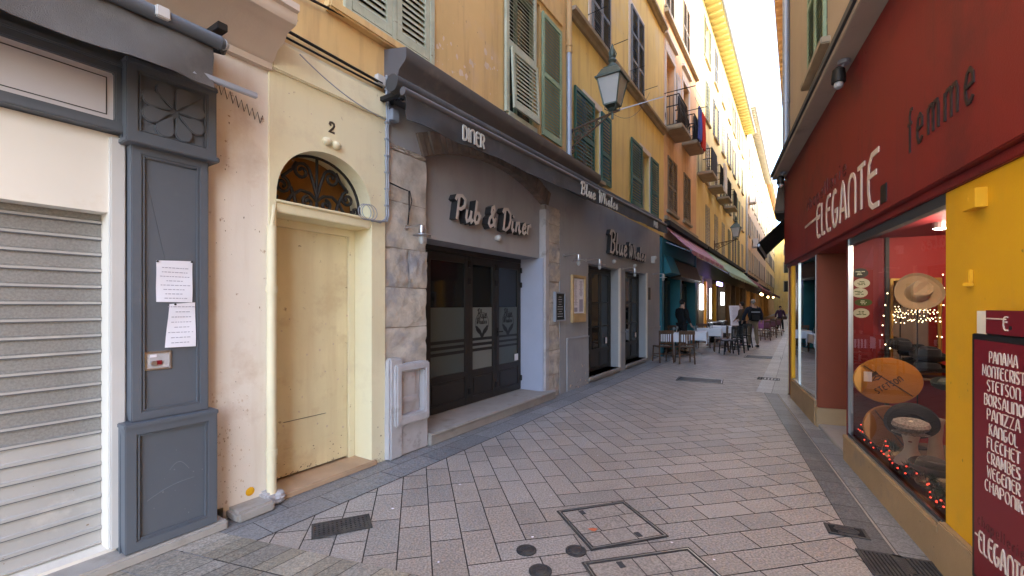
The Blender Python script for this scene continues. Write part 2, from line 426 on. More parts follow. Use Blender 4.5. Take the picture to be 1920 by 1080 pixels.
# ------------------------------------------------------------------ lettering drawn as strokes
def arc(cx, cy, rx, ry, a0, a1, n=9):
    return [(cx+rx*cos(radians(a0+(a1-a0)*i/n)), cy+ry*sin(radians(a0+(a1-a0)*i/n))) for i in range(n+1)]
DECO = {
 'A': (.9, [[(0,0),(.32,.9),(.45,1),(.58,.9),(.9,0)], [(.14,.3),(.76,.3)]]),
 'B': (.75, [[(0,0),(0,1)], [(0,1)]+arc(.4,.79,.3,.21,90,-90,6)+[(0,.58)], [(0,.58)]+arc(.42,.29,.33,.29,90,-90,6)+[(0,0)]]),
 'C': (.8, [arc(.42,.5,.4,.5,55,305,12)]),
 'D': (.8, [[(0,0),(0,1)], [(0,1)]+arc(.3,.5,.48,.5,90,-90,10)+[(0,0)]]),
 'E': (.7, [[(.7,1),(.25,1),(.05,.85),(0,.6),(0,.35),(.1,.1),(.3,0),(.7,0)], [(0,.62),(.55,.62)]]),
 'F': (.65, [[(.65,1),(0,1),(0,0)], [(0,.62),(.5,.62)]]),
 'G': (.85, [arc(.42,.5,.4,.5,60,330,12)+[(.78,.42),(.45,.42)]]),
 'H': (.8, [[(0,0),(0,1)], [(.8,0),(.8,1)], [(0,.62),(.8,.62)]]),
 'I': (.05, [[(0,0),(0,1)]]),
 'K': (.75, [[(0,0),(0,1)], [(.7,1),(.02,.58)], [(.2,.7),(.75,0)]]),
 'L': (.6, [[(0,1),(0,.2),(.08,.03),(.25,0),(.6,0)]]),
 'M': (1.0, [[(0,0),(.08,1),(.5,.25),(.92,1),(1,0)]]),
 'N': (.8, [[(0,0),(0,.8)]+arc(.4,.72,.4,.28,180,0,8)+[(.8,0)]]),
 'O': (.9, [arc(.45,.5,.45,.5,0,360,16)]),
 'P': (.7, [[(0,0),(0,1)], [(0,1)]+arc(.35,.72,.35,.28,90,-90,7)+[(0,.44)]]),
 'R': (.75, [[(0,0),(0,1)], [(0,1)]+arc(.38,.74,.34,.26,90,-90,7)+[(0,.48)], [(.3,.48),(.75,0)]]),
 'S': (.65, [[(.62,.9),(.4,1),(.14,.96),(.02,.78),(.12,.6),(.5,.42),(.63,.24),(.52,.06),(.28,0),(.02,.09)]]),
 'T': (.75, [[(0,1),(.75,1)], [(.375,1),(.375,0)]]),
 'U': (.8, [[(0,1)]+arc(.4,.35,.4,.35,180,360,8)+[(.8,1)]]),
 'W': (1.05, [[(0,1),(.22,0),(.52,.75),(.82,0),(1.05,1)]]),
 'Z': (.75, [[(0,1),(.75,1),(0,0),(.75,0)]]),
 '.': (.1, [[(.0,.05),(.12,.0)]]), "'": (.1, [[(.05,1),(.0,.8)]]), ' ': (.4, []),
 'e': (.5, [[(.02,.32),(.48,.36),(.46,.55),(.3,.66),(.12,.6),(.02,.4),(.03,.15),(.15,0),(.32,0),(.48,.1)]]),
 'f': (.4, [[(.45,.98),(.28,1),(.18,.85),(.18,-.1)], [(0,.64),(.4,.64)]]),
 'm': (.85, [[(0,0),(0,.62)], [(0,.5),(.12,.64),(.32,.64),(.42,.5),(.42,0)], [(.42,.5),(.55,.64),(.74,.64),(.84,.5),(.84,0)]]),
 'c': (.45, [[(.45,.55),(.3,.65),(.12,.6),(0,.35),(.1,.06),(.28,0),(.45,.1)]]),
 'h': (.5, [[(0,0),(0,1)], [(0,.5),(.15,.64),(.38,.64),(.5,.5),(.5,0)]]),
 'a': (.5, [arc(.25,.32,.25,.32,0,360,10), [(.5,.64),(.5,0)]]),
 'p': (.5, [arc(.25,.32,.25,.32,0,360,10), [(0,.64),(0,-.35)]]),
 'l': (.08, [[(0,0),(0,1)]]), 'i': (.08, [[(0,0),(0,.62)], [(0,.85),(0,.95)]]),
 'r': (.35, [[(0,0),(0,.62)], [(0,.45),(.15,.62),(.35,.6)]]),
 '2': (.6, [[(.03,.75),(.1,.95),(.3,1),(.5,.92),(.54,.7),(.42,.45),(.05,.05),(.0,.0),(.6,.0)]]),
}
SCRIPT = {
 'P': (.78, [[(.15,0),(.15,.98)], [(-.14,.8),(-.05,.98),(.4,1.04),(.74,.9),(.72,.62),(.45,.46),(.2,.46)]]),
 'D': (.95, [[(.15,0),(.15,.95)], [(-.14,.8),(-.02,.98),(.42,1.03),(.8,.82),(.88,.5),(.75,.15),(.42,-.02),(.02,.03)]]),
 'B': (.8, [[(.15,0),(.15,.95)], [(-.12,.8),(0,1),(.42,1.03),(.68,.9),(.62,.64),(.3,.54)], [(.3,.54),(.68,.46),(.74,.2),(.5,-.02),(.02,.02)]]),
 'W': (1.05, [[(-.06,.8),(.03,1),(.14,.9),(.13,.3),(.18,0),(.34,.2),(.52,.9)], [(.52,.9),(.5,.3),(.56,0),(.72,.2),(.92,.85),(1.02,1)]]),
 'u': (.62, [[(0,.5),(0,.14),(.12,0),(.28,.05),(.42,.3)], [(.42,.5),(.42,.12),(.52,0),(.66,.12)]]),
 'b': (.58, [[(.02,1.0),(0,.12),(.14,0),(.36,.06),(.45,.27),(.34,.47),(.14,.46),(0,.3)], [(.44,.36),(.6,.36)]]),
 '&': (.85, [[(.8,.0),(.26,.66),(.28,.88),(.46,.95),(.58,.8),(.46,.6),(.12,.36),(.08,.12),(.28,-.01),(.58,.1),(.8,.45)]]),
 'i': (.3, [[(0,.5),(0,.12),(.12,0),(.28,.12)], [(.02,.7),(.08,.78)]]),
 'n': (.66, [[(0,0),(0,.52)], [(0,.28),(.15,.48),(.33,.5),(.4,.36),(.4,.12),(.5,0),(.66,.12)]]),
 'e': (.52, [[(.0,.24),(.34,.3),(.4,.42),(.26,.52),(.08,.42),(0,.22),(.1,.03),(.28,0),(.52,.14)]]),
 'r': (.42, [[(0,0),(0,.52)], [(0,.3),(.14,.46),(.3,.52),(.38,.4)]]),
 'l': (.3, [[(.02,1.0),(0,.14),(.12,0),(.28,.12)]]),
 'h': (.64, [[(.02,1),(0,0)], [(0,.28),(.15,.48),(.33,.5),(.4,.36),(.4,.12),(.5,0),(.64,.12)]]),
 'a': (.62, [[(.42,.42),(.25,.5),(.05,.38),(.02,.14),(.16,0),(.34,.1),(.42,.36)], [(.43,.5),(.42,.12),(.52,0),(.64,.12)]]),
 's': (.42, [[(-.02,.1),(.2,.5),(.26,.36),(.36,.16),(.24,0),(.04,.03)]]),
 ' ': (.4, []),
}
def text(m, s, font, a0, c0, h, w, b0, b1, sx=1.0, dirn=1, gap=.22, slant=0.0, width=None, rise=0.0):
    """lettering starting at a0 on baseline c0; returns its length"""
    tot = sum(font[ch][0]+gap for ch in s)-gap
    k = (width/(tot*h)) if width else sx
    x = 0; st = 0
    for ch in s:
        gw, strokes = font[ch]
        for p in strokes:
            q = [(a0+dirn*((x+px)*h*k+slant*py*h), c0+py*h+rise*(x+px)*h*k) for px, py in p]
            e = .0004*(st % 7); st += 1
            m.strip(q, w, b0, b1+e)
        x += gw+gap
    return (x-gap)*h*k

def louvre(a0, a1, c0, c1, b, th=.035, slat=.055, mid=(.5,), tilt=.7, st=.055, gapw=0.0):
    """a louvred shutter leaf: stiles, rails and slats as one mesh"""
    m = MB(); b0, b1 = b, b+th
    m.box(a0, a0+st, b0, b1, c0, c1); m.box(a1-st, a1, b0, b1, c0, c1)
    ys = [c0+.09]+[c0+(c1-c0)*q for q in mid]+[c1-.07]
    m.box(a0+st, a1-st, b0+.002, b1-.002, c0, c0+.09); m.box(a0+st, a1-st, b0+.002, b1-.002, c1-.07, c1)
    for q in mid: z = c0+(c1-c0)*q; m.box(a0+st, a1-st, b0+.002, b1-.002, z-.035, z+.035)
    lows = [c0+.09]+[c0+(c1-c0)*q+.035 for q in mid]; highs = [c0+(c1-c0)*q-.035 for q in mid]+[c1-.07]
    for lo, hi in zip(lows, highs):
        n = max(2, int((hi-lo)/slat))
        for i in range(n):
            z = lo+(i+.5)*(hi-lo)/n; d = slat*.62*tilt
            m.hexa([(a0+st,b1-.002,z-d-.004),(a1-st,b1-.002,z-d-.004),(a1-st,b0+.004,z+d-.004),(a0+st,b0+.004,z+d-.004),
                    (a0+st,b1-.002,z-d+.004),(a1-st,b1-.002,z-d+.004),(a1-st,b0+.004,z+d+.004),(a0+st,b0+.004,z+d+.004)])
    return m

def window(T, a, w, c0, c1, shut='closed', sm=None, deep=.18, sur=None, sill=True, par='window', mids=(.45,), slat=.055, bars=2, tall=False):
    """frame (with panes) in the opening, shutters closed over it or folded open on the wall"""
    a0, a1 = a-w/2, a+w/2
    f = MB(); t = .055
    f.box(a0, a0+t, -deep, -deep+.05, c0, c1); f.box(a1-t, a1, -deep, -deep+.05, c0, c1)
    f.box(a0+t, a1-t, -deep, -deep+.05, c0, c0+t); f.box(a0+t, a1-t, -deep, -deep+.05, c1-t, c1)
    f.box(a-t/2, a+t/2, -deep+.002, -deep+.048, c0+t, c1-t)
    for i in range(1, bars+1):
        z = c0+(c1-c0)*i/(bars+1)
        f.box(a0+t, a-t/2, -deep+.005, -deep+.045, z-.015, z+.015); f.box(a+t/2, a1-t, -deep+.005, -deep+.045, z-.015, z+.015)
    fo = T.part(par, f, palesh)
    p = MB().box(a0+t*.5, a1-t*.5, -deep+.015, -deep+.025, c0+t*.5, c1-t*.5)
    T.part('pane', p, panedark, fo)
    if sur:
        q = MB(); s = .13
        q.box(a0-s, a0-.002, 0, .022, c0, c1+s); q.box(a1+.002, a1+s, 0, .022, c0, c1+s); q.box(a0-.002, a1+.002, 0, .022, c1+.002, c1+s)
        T.part('surround', q, sur, fo)
    if sill: T.part('sill', MB().box(a0-.16, a1+.16, -.05, .10, c0-.09, c0-.003), sillst, fo, bev=.012)
    b = .028 if sur else .008
    if shut == 'closed':
        T.part('shutter', louvre(a0-.01, a-.004, c0+.01, c1, b, mid=mids, slat=slat), sm, fo)
        T.part('shutter', louvre(a+.004, a1+.01, c0+.01, c1, b, mid=mids, slat=slat), sm, fo)
    elif shut == 'open':
        T.part('shutter', louvre(a0-.012-w/2, a0-.012, c0+.01, c1, b, mid=mids, slat=slat), sm, fo)
        T.part('shutter', louvre(a1+.012, a1+.012+w/2, c0+.01, c1, b, mid=mids, slat=slat), sm, fo)
    return fo

def scroll(cx, cz, r, turns=1.4, a0=0, sgn=1, n=22, end=.22):
    return [(cx+r*(1-(1-end)*i/n)*cos(a0+sgn*turns*2*pi*i/n), cz+r*(1-(1-end)*i/n)*sin(a0+sgn*turns*2*pi*i/n)) for i in range(n+1)]

def greek(m, a0, a1, c0, c1, rows, b0, b1, h=.006, rnd=None):
    """rows of unreadable print"""
    rnd = rnd or random
    for i in range(rows):
        z = c1-(i+.5)*(c1-c0)/rows
        w = (a1-a0)*rnd.uniform(.35, .95); x = (a0+a1)/2-w/2; e = x+w
        while x < e-.008:
            l = min(rnd.uniform(.012, .05), e-x); m.box(x, x+l, b0, b1, z-h/2, z+h/2); x += l+.008

def wall_lamp(T, a, c, reach=.24, r=.095):
    m = MB(); m.lathe([(.03,0),(.03,.015),(.012,.018)], (a,0,c), 10, 'b'); T.part('wall_plate', m, steel)
    m = MB().tube([(a,.012,c),(a,reach*.8,c+.012),(a,reach,c),(a,reach,c-.03)], .011, 8); T.part('arm', m, steel, smooth=True)
    m = MB()
    m.lathe([(.02,.02),(.034,.018),(.034,-.03),(.02,-.034)], (a,reach,c-.02), 12)
    for k in range(3): m.lathe([(.042,-.036-.016*k),(.042,-.044-.016*k)], (a,reach,c-.0), 14)
    m.lathe([(.03,-.035),(.03,-.08)], (a,reach,c), 12); T.part('lamp_head', m, steel, smooth=True)
    m = MB().lathe([(.03,-.078),(r,-.098),(r*1.03,-.104),(r,-.106),(.03,-.088)], (a,reach,c), 20); T.part('reflector', m, steel, smooth=True)
    m = MB().lathe([(.028,-.106),(.036,-.13),(.034,-.17),(.016,-.195)], (a,reach,c), 12); T.part('glass_jar', m, lampglass, smooth=True)
# ================================================================== LEFT SIDE, building 1: shop, yellow door and pub under ochre flats
B1 = Thing('apartment_building', 'ochre rendered house over the closed shop, the yellow door numbered 2 and the pub', 'building', (3.2, -.2, 0), L)
m = MB(); w1 = (2.68, 3.80, 4.38, 6.6); w2 = (5.34, 6.40, 4.36, 6.55)
m.wall(-4.5, 7.36, 3.72, 16, -.28, 0, [w1, w2]); B1.part('upper_wall', m, ochre)
m = MB(); m.box(-4.5, 7.36, -7, -.75, 0, 15.9); B1.part('house_body', m, shopdark)
m = MB().prism([(-7,15.9),(.55,15.9),(.55,16.05),(-3,17.2),(-7,17.0)], -4.6, 7.4, 'a'); B1.part('roof', m, tanstone)
# first window: both leaves shut, pale weathered frame
def leafpair(T, w, mat1, mat2):
    a0, a1, c0, c1 = w; mid = (a0+a1)/2
    f = MB(); f.box(a0-.05, a0+.03, -.05, .03, c0-.02, c1); f.box(a1-.03, a1+.05, -.05, .03, c0-.02, c1); f.box(mid-.03, mid+.03, -.03, .028, c0, c1)
    f.box(a0+.03, mid-.03, -.05, .026, c0-.02, c0+.03); f.box(mid+.03, a1-.03, -.05, .026, c0-.02, c0+.03)
    fo = T.part('window', f, mat1, bev=.006)
    T.part('shutter', louvre(a0+.035, mid-.035, c0+.035, c1-.02, -.01, slat=.062, mid=(.5,), st=.07), mat2, fo)
    T.part('shutter', louvre(mid+.035, a1-.035, c0+.035, c1-.02, -.01, slat=.062, mid=(.5,), st=.07), mat2, fo)
    T.part('sill', MB().box(a0-.25, a1+.2, -.04, .09, c0-.12, c0-.03), ochre, fo, bev=.015)
    T.part('pane', MB().box(a0, a1, -.2, -.18, c0, c1), shopdark, fo)
leafpair(B1, w1, palegreen, palegreen)
# second window: left leaf shut with its lower flap propped out, right leaf folded back on the wall
a0, a1, c0, c1 = w2
f = MB(); f.box(a0, a0+.06, -.2, -.12, c0, c1); f.box(a1-.06, a1, -.2, -.12, c0, c1); f.box(a0+.06, a1-.06, -.2, -.12, c0, c0+.06); f.box(a0+.06, a1-.06, -.2, -.12, c1-.06, c1); f.box(5.84, 5.90, -.195, -.125, c0+.06, c1-.06)
fo = B1.part('window', f, greensh)
B1.part('pane', MB().box(a0+.03, a1-.03, -.18, -.17, c0+.03, c1-.03), panedark, fo)
m = MB(); x0, x1 = 5.30, 6.16
m.box(x0, x0+.07, .03, .075, 4.40, c1+.9); m.box(x1-.07, x1, .03, .075, 5.3, c1+.9)
m.box(x0+.07, x1-.07, .032, .073, 5.36, 5.46); m.box(x0+.07, x1+.02, .02, .08, 4.33, 4.42)
z = 5.5
while z < c1+.85:
    m.hexa([(x0+.07,.07,z),(x1-.07,.07,z),(x1-.07,.035,z+.035),(x0+.07,.035,z+.035),(x0+.07,.07,z+.009),(x1-.07,.07,z+.009),(x1-.07,.035,z+.044),(x0+.07,.035,z+.044)]); z += .058
sh = B1.part('shutter', m, palegreen, fo, label='weathered pale green shutter leaf, closed with its lower flap propped out')
g = louvre(x0+.09, x1-.02, 4.46, 5.36, 0, slat=.058, mid=(), st=.055)
ang = .045
for i, (a, b, c) in enumerate(g.v):
    dz = 5.36-c; g.v[i] = (a, .08+b*cos(ang)+dz*sin(ang), 5.36-dz*cos(ang)+b*sin(ang))
B1.part('shutter_flap', g, palegreen, fo)
B1.part('shutter', louvre(6.43, 7.13, 4.43, 6.47, .015, slat=.055, mid=(.5,), st=.06), greensh, fo)
B1.part('window_head', MB().box(5.1, 7.2, -.02, .03, 6.62, 6.8), ochre)

# --- closed shop at far left: cream header, sign board, shutter, grey pilaster
m = MB(); m.wall(-3, 1.02, .0, 2.66, -.3, 0, [(-2.2, .945, .09, 2.17)]); B1.part('shop_wall', m, cream)
m = MB().box(.948, 1.022, -.01, .035, .09, 2.64); B1.part('shop_jamb', m, whitejamb, bev=.006)
m = MB()
z = .095; i = 0
prof_hi = []
rolls = MB(); rollw = MB()
pitch = .101
n = int((2.17-.095)/pitch)+1
for i in range(n):
    z0 = .095+i*pitch; z1 = min(2.22, z0+pitch)
    t = rollw if z0 < .78 else rolls
    t.prism([(-.15,z0),(-.112,z0+.003),(-.108,z0+.013),(-.119,z0+.019),(-.122,z1-.005),(-.118,z1),(-.15,z1)], -2.2, .943, 'a')
B1.part('roller_shutter', rolls, slatgrey); B1.part('roller_shutter_foot', rollw, slatwhite)
lines = MB()
for i in range(1, n): lines.box(-2.2, .943, -.119, -.1065, .095+i*pitch-.0035, .095+i*pitch+.0095)
B1.part('shutter_ridge', lines, slatwhite)
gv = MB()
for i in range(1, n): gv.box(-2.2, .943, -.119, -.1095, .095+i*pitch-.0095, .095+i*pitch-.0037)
B1.part('shutter_shade_line', gv, gunmetal)  # dark strips painted in for the shadow gap under each slat
m = MB(); m.wall(-3, 1.015, 2.665, 3.10, -.05, .055, [(-2.9, .965, 2.735, 3.03)])
m.box(-3, 1.012, .055, .085, 2.662, 2.705); m.box(-3, 1.012, .055, .08, 3.07, 3.104)
sf = B1.part('shop_sign_frame', m, gunmetal, bev=.006)
B1.part('sign_board', MB().box(-2.9, .965, -.02, .02, 2.735, 3.03), signwhite, sf)
m = MB(); m.wall(-2.86, .935, 2.768, 2.998, .02, .0235, [(-2.855, .930, 2.773, 2.993)]); B1.part('border_line', m, thinline, sf)
m = MB(); m.box(-3, 1.46, -.3, .03, 3.12, 3.5); B1.part('awning_backing', m, gunmetal)
# pilaster
def panel(mb, a0, a1, c0, c1, b, fr=.055, d=.022):
    mb.wall(a0, a1, c0, c1, b-.08, b, [(a0+fr, a1-fr, c0+fr, c1-fr)]); mb.box(a0+fr, a1-fr, b-.08, b-d, c0+fr, c1-fr)
    k = .014; A0, A1, C0, C1 = a0+fr, a1-fr, c0+fr, c1-fr
    for q in ((A0, A0+k, C0, C1), (A1-k, A1, C0, C1), (A0+k, A1-k, C0, C0+k), (A0+k, A1-k, C1-k, C1)):
        mb.box(q[0], q[1], b-d, b-.006, q[2], q[3])
m = MB(); panel(m, 1.03, 1.46, .87, 2.605, .10); m.box(1.03, 1.46, -.3, .02, .87, 2.605)
pil = B1.part('shop_pilaster', m, gunmetal, bev=.005)
m = MB(); panel(m, .985, 1.495, .075, .855, .15, .06, .024); m.box(.985, 1.495, -.3, .07, .075, .855); m.box(.98, 1.5, -.05, .158, .838, .868)
B1.part('pilaster_base', m, gunmetal, pil, bev=.005)
m = MB(); panel(m, .995, 1.495, 2.625, 3.115, .14, .06, .02); m.box(.995, 1.495, -.3, .06, 2.625, 3.115); m.box(.985, 1.505, -.05, .165, 2.60, 2.635); m.box(.99, 1.50, -.05, .15, 3.09, 3.125)
B1.part('pilaster_head', m, gunmetal, pil, bev=.006)
fl = MB(); ca, cc = 1.245, 2.862
for k in range(8):
    t = 2*pi*k/8+.39; pts = []
    for r, w_ in [(.022,0)]+[(.135+.052*cos(s), .052*sin(s)) for s in [radians(-120+240*q/10) for q in range(11)]]:
        pts.append((ca+r*cos(t)-w_*sin(t), cc+r*sin(t)+w_*cos(t)))
    fl.prism(pts, .115, .140+.0006*k, 'b')
B1.part('flower_relief', fl, gunmetal, pil, bev=.006)
m = MB(); m.wall(1.10, 1.245, 1.18, 1.30, .074, .088, [(1.112, 1.233, 1.192, 1.288)]); B1.part('switch_box', m, steel, pil, bev=.003)
m = MB(); m.box(1.112, 1.233, .074, .081, 1.192, 1.288); B1.part('switch_plate', m, greystone, pil)
m = MB(); m.lathe([(.016,0),(.016,.012)], (1.148,.082,1.225), 12, 'b'); B1.part('key_switch', m, steel, pil)
m = MB(); m.box(1.165, 1.192, .081, .09, 1.213, 1.24); B1.part('red_button', m, redsign, pil)
m = MB(); m.box(1.13, 1.165, .081, .084, 1.262, 1.28); B1.part('switch_label', m, paper, pil)
# doorstep in front of the shop
m = MB(); m.box(-3, 1.56, -.3, .17, 0, .07); B1.part('shop_step', m, stepstone, bev=.012)
m = MB(); m.box(1.62, 1.90, -.05, .17, 0, .085); B1.part('wall_foot_stone', m, stepstone, bev=.02)
m = MB(); m.wall(1.46, 1.93, .10, 3.52, -.3, .0); m.box(1.60, 1.93, -.3, -.002, 0, .10); B1.part('pink_wall', m, pinkwall)
m = MB(); m.box(1.86, 1.95, -.02, .1, 0, .12); m.ball((1.97,.06,.06), .07, 8, 5, (1,1,.8)); B1.part('wall_corner_lump', m, greystone, bev=.02)
m = MB()
m.prism([(-.1,3.48),(.05,3.48),(.05,3.53),(.09,3.55),(.13,3.61),(.22,3.64),(.27,3.70),(.38,3.72),(.40,3.745),(.40,3.80),(.43,3.81),(.43,3.86),(-.1,3.90)], -4.5, 1.935, 'a')
B1.part('cornice', m, cornstone, smooth=True)
# --- pale yellow door bay
ar0, ar1, spr, rise = 1.985, 2.945, 2.47, .50
am = (ar0+ar1)/2
pts = [(am-(ar1-ar0)/2*cos(pi*i/24), spr+rise*sin(pi*i/24)**.85) for i in range(25)]
m = MB()
m.prism([(1.93,0.0),(ar0,0.0),(ar0,spr)]+[(1.93,spr)], -.30, .02, 'b')
m.prism([(ar1,0.0),(3.115,0.0),(3.115,spr),(ar1,spr)], -.30, .02, 'b')
for i in range(24):
    p, q = pts[i], pts[i+1]
    m.prism([p, q, (q[0], 3.56), (p[0], 3.56)], -.30, .02, 'b')
m.box(1.93, ar0, -.30, .02, spr, 3.56); m.box(ar1, 3.115, -.30, .02, spr, 3.56)
B1.part('yellow_wall', m, butter)
m = MB(); m.box(1.938, 3.118, -.05, .05, 3.50, 3.73); m.prism([(0,3.73),(.05,3.73),(.0,3.79)], 1.938, 3.118, 'a'); B1.part('wall_band', m, butter, bev=.01)
m = MB(); m.box(1.987, 2.943, -.3, .012, 2.36, 2.455); m.box(1.975, 2.965, -.1, .035, 2.44, 2.462); B1.part('door_lintel', m, butter, bev=.006)
m = MB(); m.wall(1.987, 2.943, .055, 2.36, -.33, -.235, [(2.07, 2.87, .055, 2.29)]); B1.part('door_frame', m, butter, bev=.005)
m = MB(); m.box(2.072, 2.868, -.30, -.255, .075, 2.287); m.box(2.074, 2.86, -.255, -.247, .08, .32); m.box(2.09, 2.13, -.256, -.244, .55, .62); m.wall(2.085, 2.855, .34, 2.27, -.257, -.252, [(2.0895, 2.8505, .345, 2.265)])
dr = B1.part('door', m, doorpaint, bev=.003)
m = MB(); m.box(2.2, 2.62, -.256, -.2495, .555, .5585); B1.part('letter_slot', m, thinline, dr)
m = MB(); m.box(1.992, 2.05, -.235, -.222, 1.05, 1.72); B1.part('push_plate', m, rust, dr)
m = MB(); m.box(1.95, 2.99, -.3, .055, 0.0, .055); B1.part('door_threshold', m, tanstone, bev=.01)
B1.part('fanlight_backing', MB().box(1.95, 3.0, -.42, -.36, 2.4, 3.05), fanlit)
m = MB(); r = .015; b = -.16
def tr(p, rr=r): m.tube([(x, b, z) for x, z in p], rr, 6)
inn = [(am-(ar1-ar0)/2*.985*cos(pi*i/24), spr+rise*.985*sin(pi*i/24)**.85) for i in range(25)]
tr(inn); tr([(ar0,2.475),(ar1,2.475)])
tr([(am,2.48),(am,2.95)])
for s_ in (-1, 1):
    tr([(am,2.56),(am+s_*.07,2.62),(am+s_*.16,2.63),(am+s_*.24,2.57),(am+s_*.30,2.48)])
    tr([(am+s_*x, z) for x, z in scroll(.09, 2.535, .055, 1.3, pi/2, -1)])
    tr([(am+s_*x, z) for x, z in scroll(.15, 2.80, .085, 1.5, pi, -1)])
    tr([(am+s_*.065,2.80),(am+s_*.03,2.70),(am,2.60)])
    tr([(am+s_*x, z) for x, z in scroll(.33, 2.64, .075, 1.4, pi/2, 1)])
    tr([(am+s_*.255,2.64),(am+s_*.22,2.56),(am+s_*.2,2.48)]); tr([(am+s_*.33,2.715),(am+s_*.24,2.80),(am+s_*.2,2.87)])
    tr([(am+s_*x, z) for x, z in scroll(.42, 2.54, .045, 1.2, pi, 1)])
B1.part('fanlight_grille', m, iron, smooth=True)
m = MB(); m.ball((2.44,.035,3.07), .04, 12, 8, (1.15,.9,.9)); m.ball((2.535,.035,3.06), .04, 12, 8, (1.15,.9,.9)); B1.part('keystone_rolls', m, butter, smooth=True)
m = MB(); text(m, '2', DECO, 2.47, 3.17, .09, .019, .018, .0235, sx=1.0); m.strip([(2.472,3.23),(2.482,3.243)], .026, .018, .0245); B1.part('house_number', m, brownbd)
# --- rough stone piers and the pub arch
def pier(a0, a1, c1, b, seed, hs=.46):
    rnd = random.Random(seed); m = MB(); z = 0
    while z < c1:
        h = hs*rnd.uniform(.75, 1.2); h = min(h, c1-z)
        cuts = [a0, a1] if rnd.random() < .45 else [a0, a0+(a1-a0)*rnd.uniform(.35, .65), a1]
        for x0, x1 in zip(cuts, cuts[1:]):
            o = rnd.uniform(-.012, .012)
            nx, nz = 8, 8; rows = []
            X0, X1, Z0, Z1 = x0+.004, x1-.004, z+.004, z+h-.004
            k = len(m.v)
            vs = []
            for i in range(nz+1):
                for j in range(nx+1):
                    e = min(i, nz-i, j, nx-j); d = (0 if e else -.007)+rnd.uniform(-.013, .011)
                    vs.append((X0+(X1-X0)*j/nx, b+o+d, Z0+(Z1-Z0)*i/nz))
            fs = [(i*(nx+1)+j, i*(nx+1)+j+1, (i+1)*(nx+1)+j+1, (i+1)*(nx+1)+j) for i in range(nz) for j in range(nx)]
            m.add(vs, fs)
            m.add([(X0,b+o-.03,Z0),(X1,b+o-.03,Z0),(X1,b+o-.03,Z1),(X0,b+o-.03,Z1),(X0,b-.5,Z0),(X1,b-.5,Z0),(X1,b-.5,Z1),(X0,b-.5,Z1)], [(0,1,2,3),(0,4,5,1),(1,5,6,2),(2,6,7,3),(3,7,4,0)])
        z += h
    return m
pj = B1.part('stone_pier', pier(3.118, 3.735, 3.30, .012, 3), roughstone, smooth=True)
B1.part('pier_mortar', MB().box(3.118, 3.73, -.5, -.014, 0, 3.30), mortar, pj)
pj = B1.part('stone_pier', pier(6.60, 7.12, 3.30, .006, 5, .38), roughstone, smooth=True)
B1.part('pier_mortar', MB().box(6.6, 7.12, -.5, -.016, 0, 3.30), mortar, pj)
B1.part('grey_pier_face', MB().box(7.12, 7.36, -.3, .004, 0, 3.3), pubgrey)
B1.part('painted_pier_edge', MB().box(6.565, 6.70, -.45, .016, .14, 3.22), greystone, bev=.012)
ca, cw = 5.17, 1.50
def archz(x, extra=0.0):
    R_ = 3.6; return 3.27+.335-R_+sqrt(max(.01, R_*R_-(x-ca)**2))+extra
vo = MB(); nv = 34
for i in range(nv):
    x0 = ca-cw+2*cw*i/nv+.004; x1 = ca-cw+2*cw*(i+1)/nv-.004
    s0, s1 = (x0-ca)/3.6*.26, (x1-ca)/3.6*.26
    o = random.Random(i).uniform(-.008, .012)
    vo.prism([(x0, archz(x0)), (x1, archz(x1)), (x1+s1, archz(x1, .24)), (x0+s0, archz(x0, .24))], -.2, .014+o, 'b')
B1.part('arch_ring', vo, archbrick, bev=.006)
m = MB()
for i in range(20):
    x0 = 3.735+(6.60-3.735)*i/20; x1 = 3.735+(6.60-3.735)*(i+1)/20
    m.prism([(x0, archz(x0,.1)), (x1, archz(x1,.1)), (x1, 3.78), (x0, 3.78)], -.28, -.006, 'b')
m.box(3.118, 3.735, -.28, -.004, 3.30, 3.78); m.box(6.60, 7.36, -.28, -.004, 3.30, 3.78)
B1.part('pub_wall_head', m, pubgrey)
m = MB()
for i in range(20):
    x0 = 3.735+(6.60-3.735)*i/20; x1 = 3.735+(6.60-3.735)*(i+1)/20
    m.prism([(x0, 2.39), (x1, 2.39), (x1, archz(x1,.12)), (x0, archz(x0,.12))], -.56, -.10, 'b')
B1.part('pub_panel', m, pubgrey)
m = MB(); m.box(6.535, 6.60, -.56, -.02, .14, 2.39); B1.part('pub_reveal', m, lilac)
m = MB(); m.box(3.70, 6.78, -.6, .10, 0, .145); m.box(3.69, 6.80, -.1, .13, .115, .148); B1.part('pub_step', m, stepstone, bev=.012)
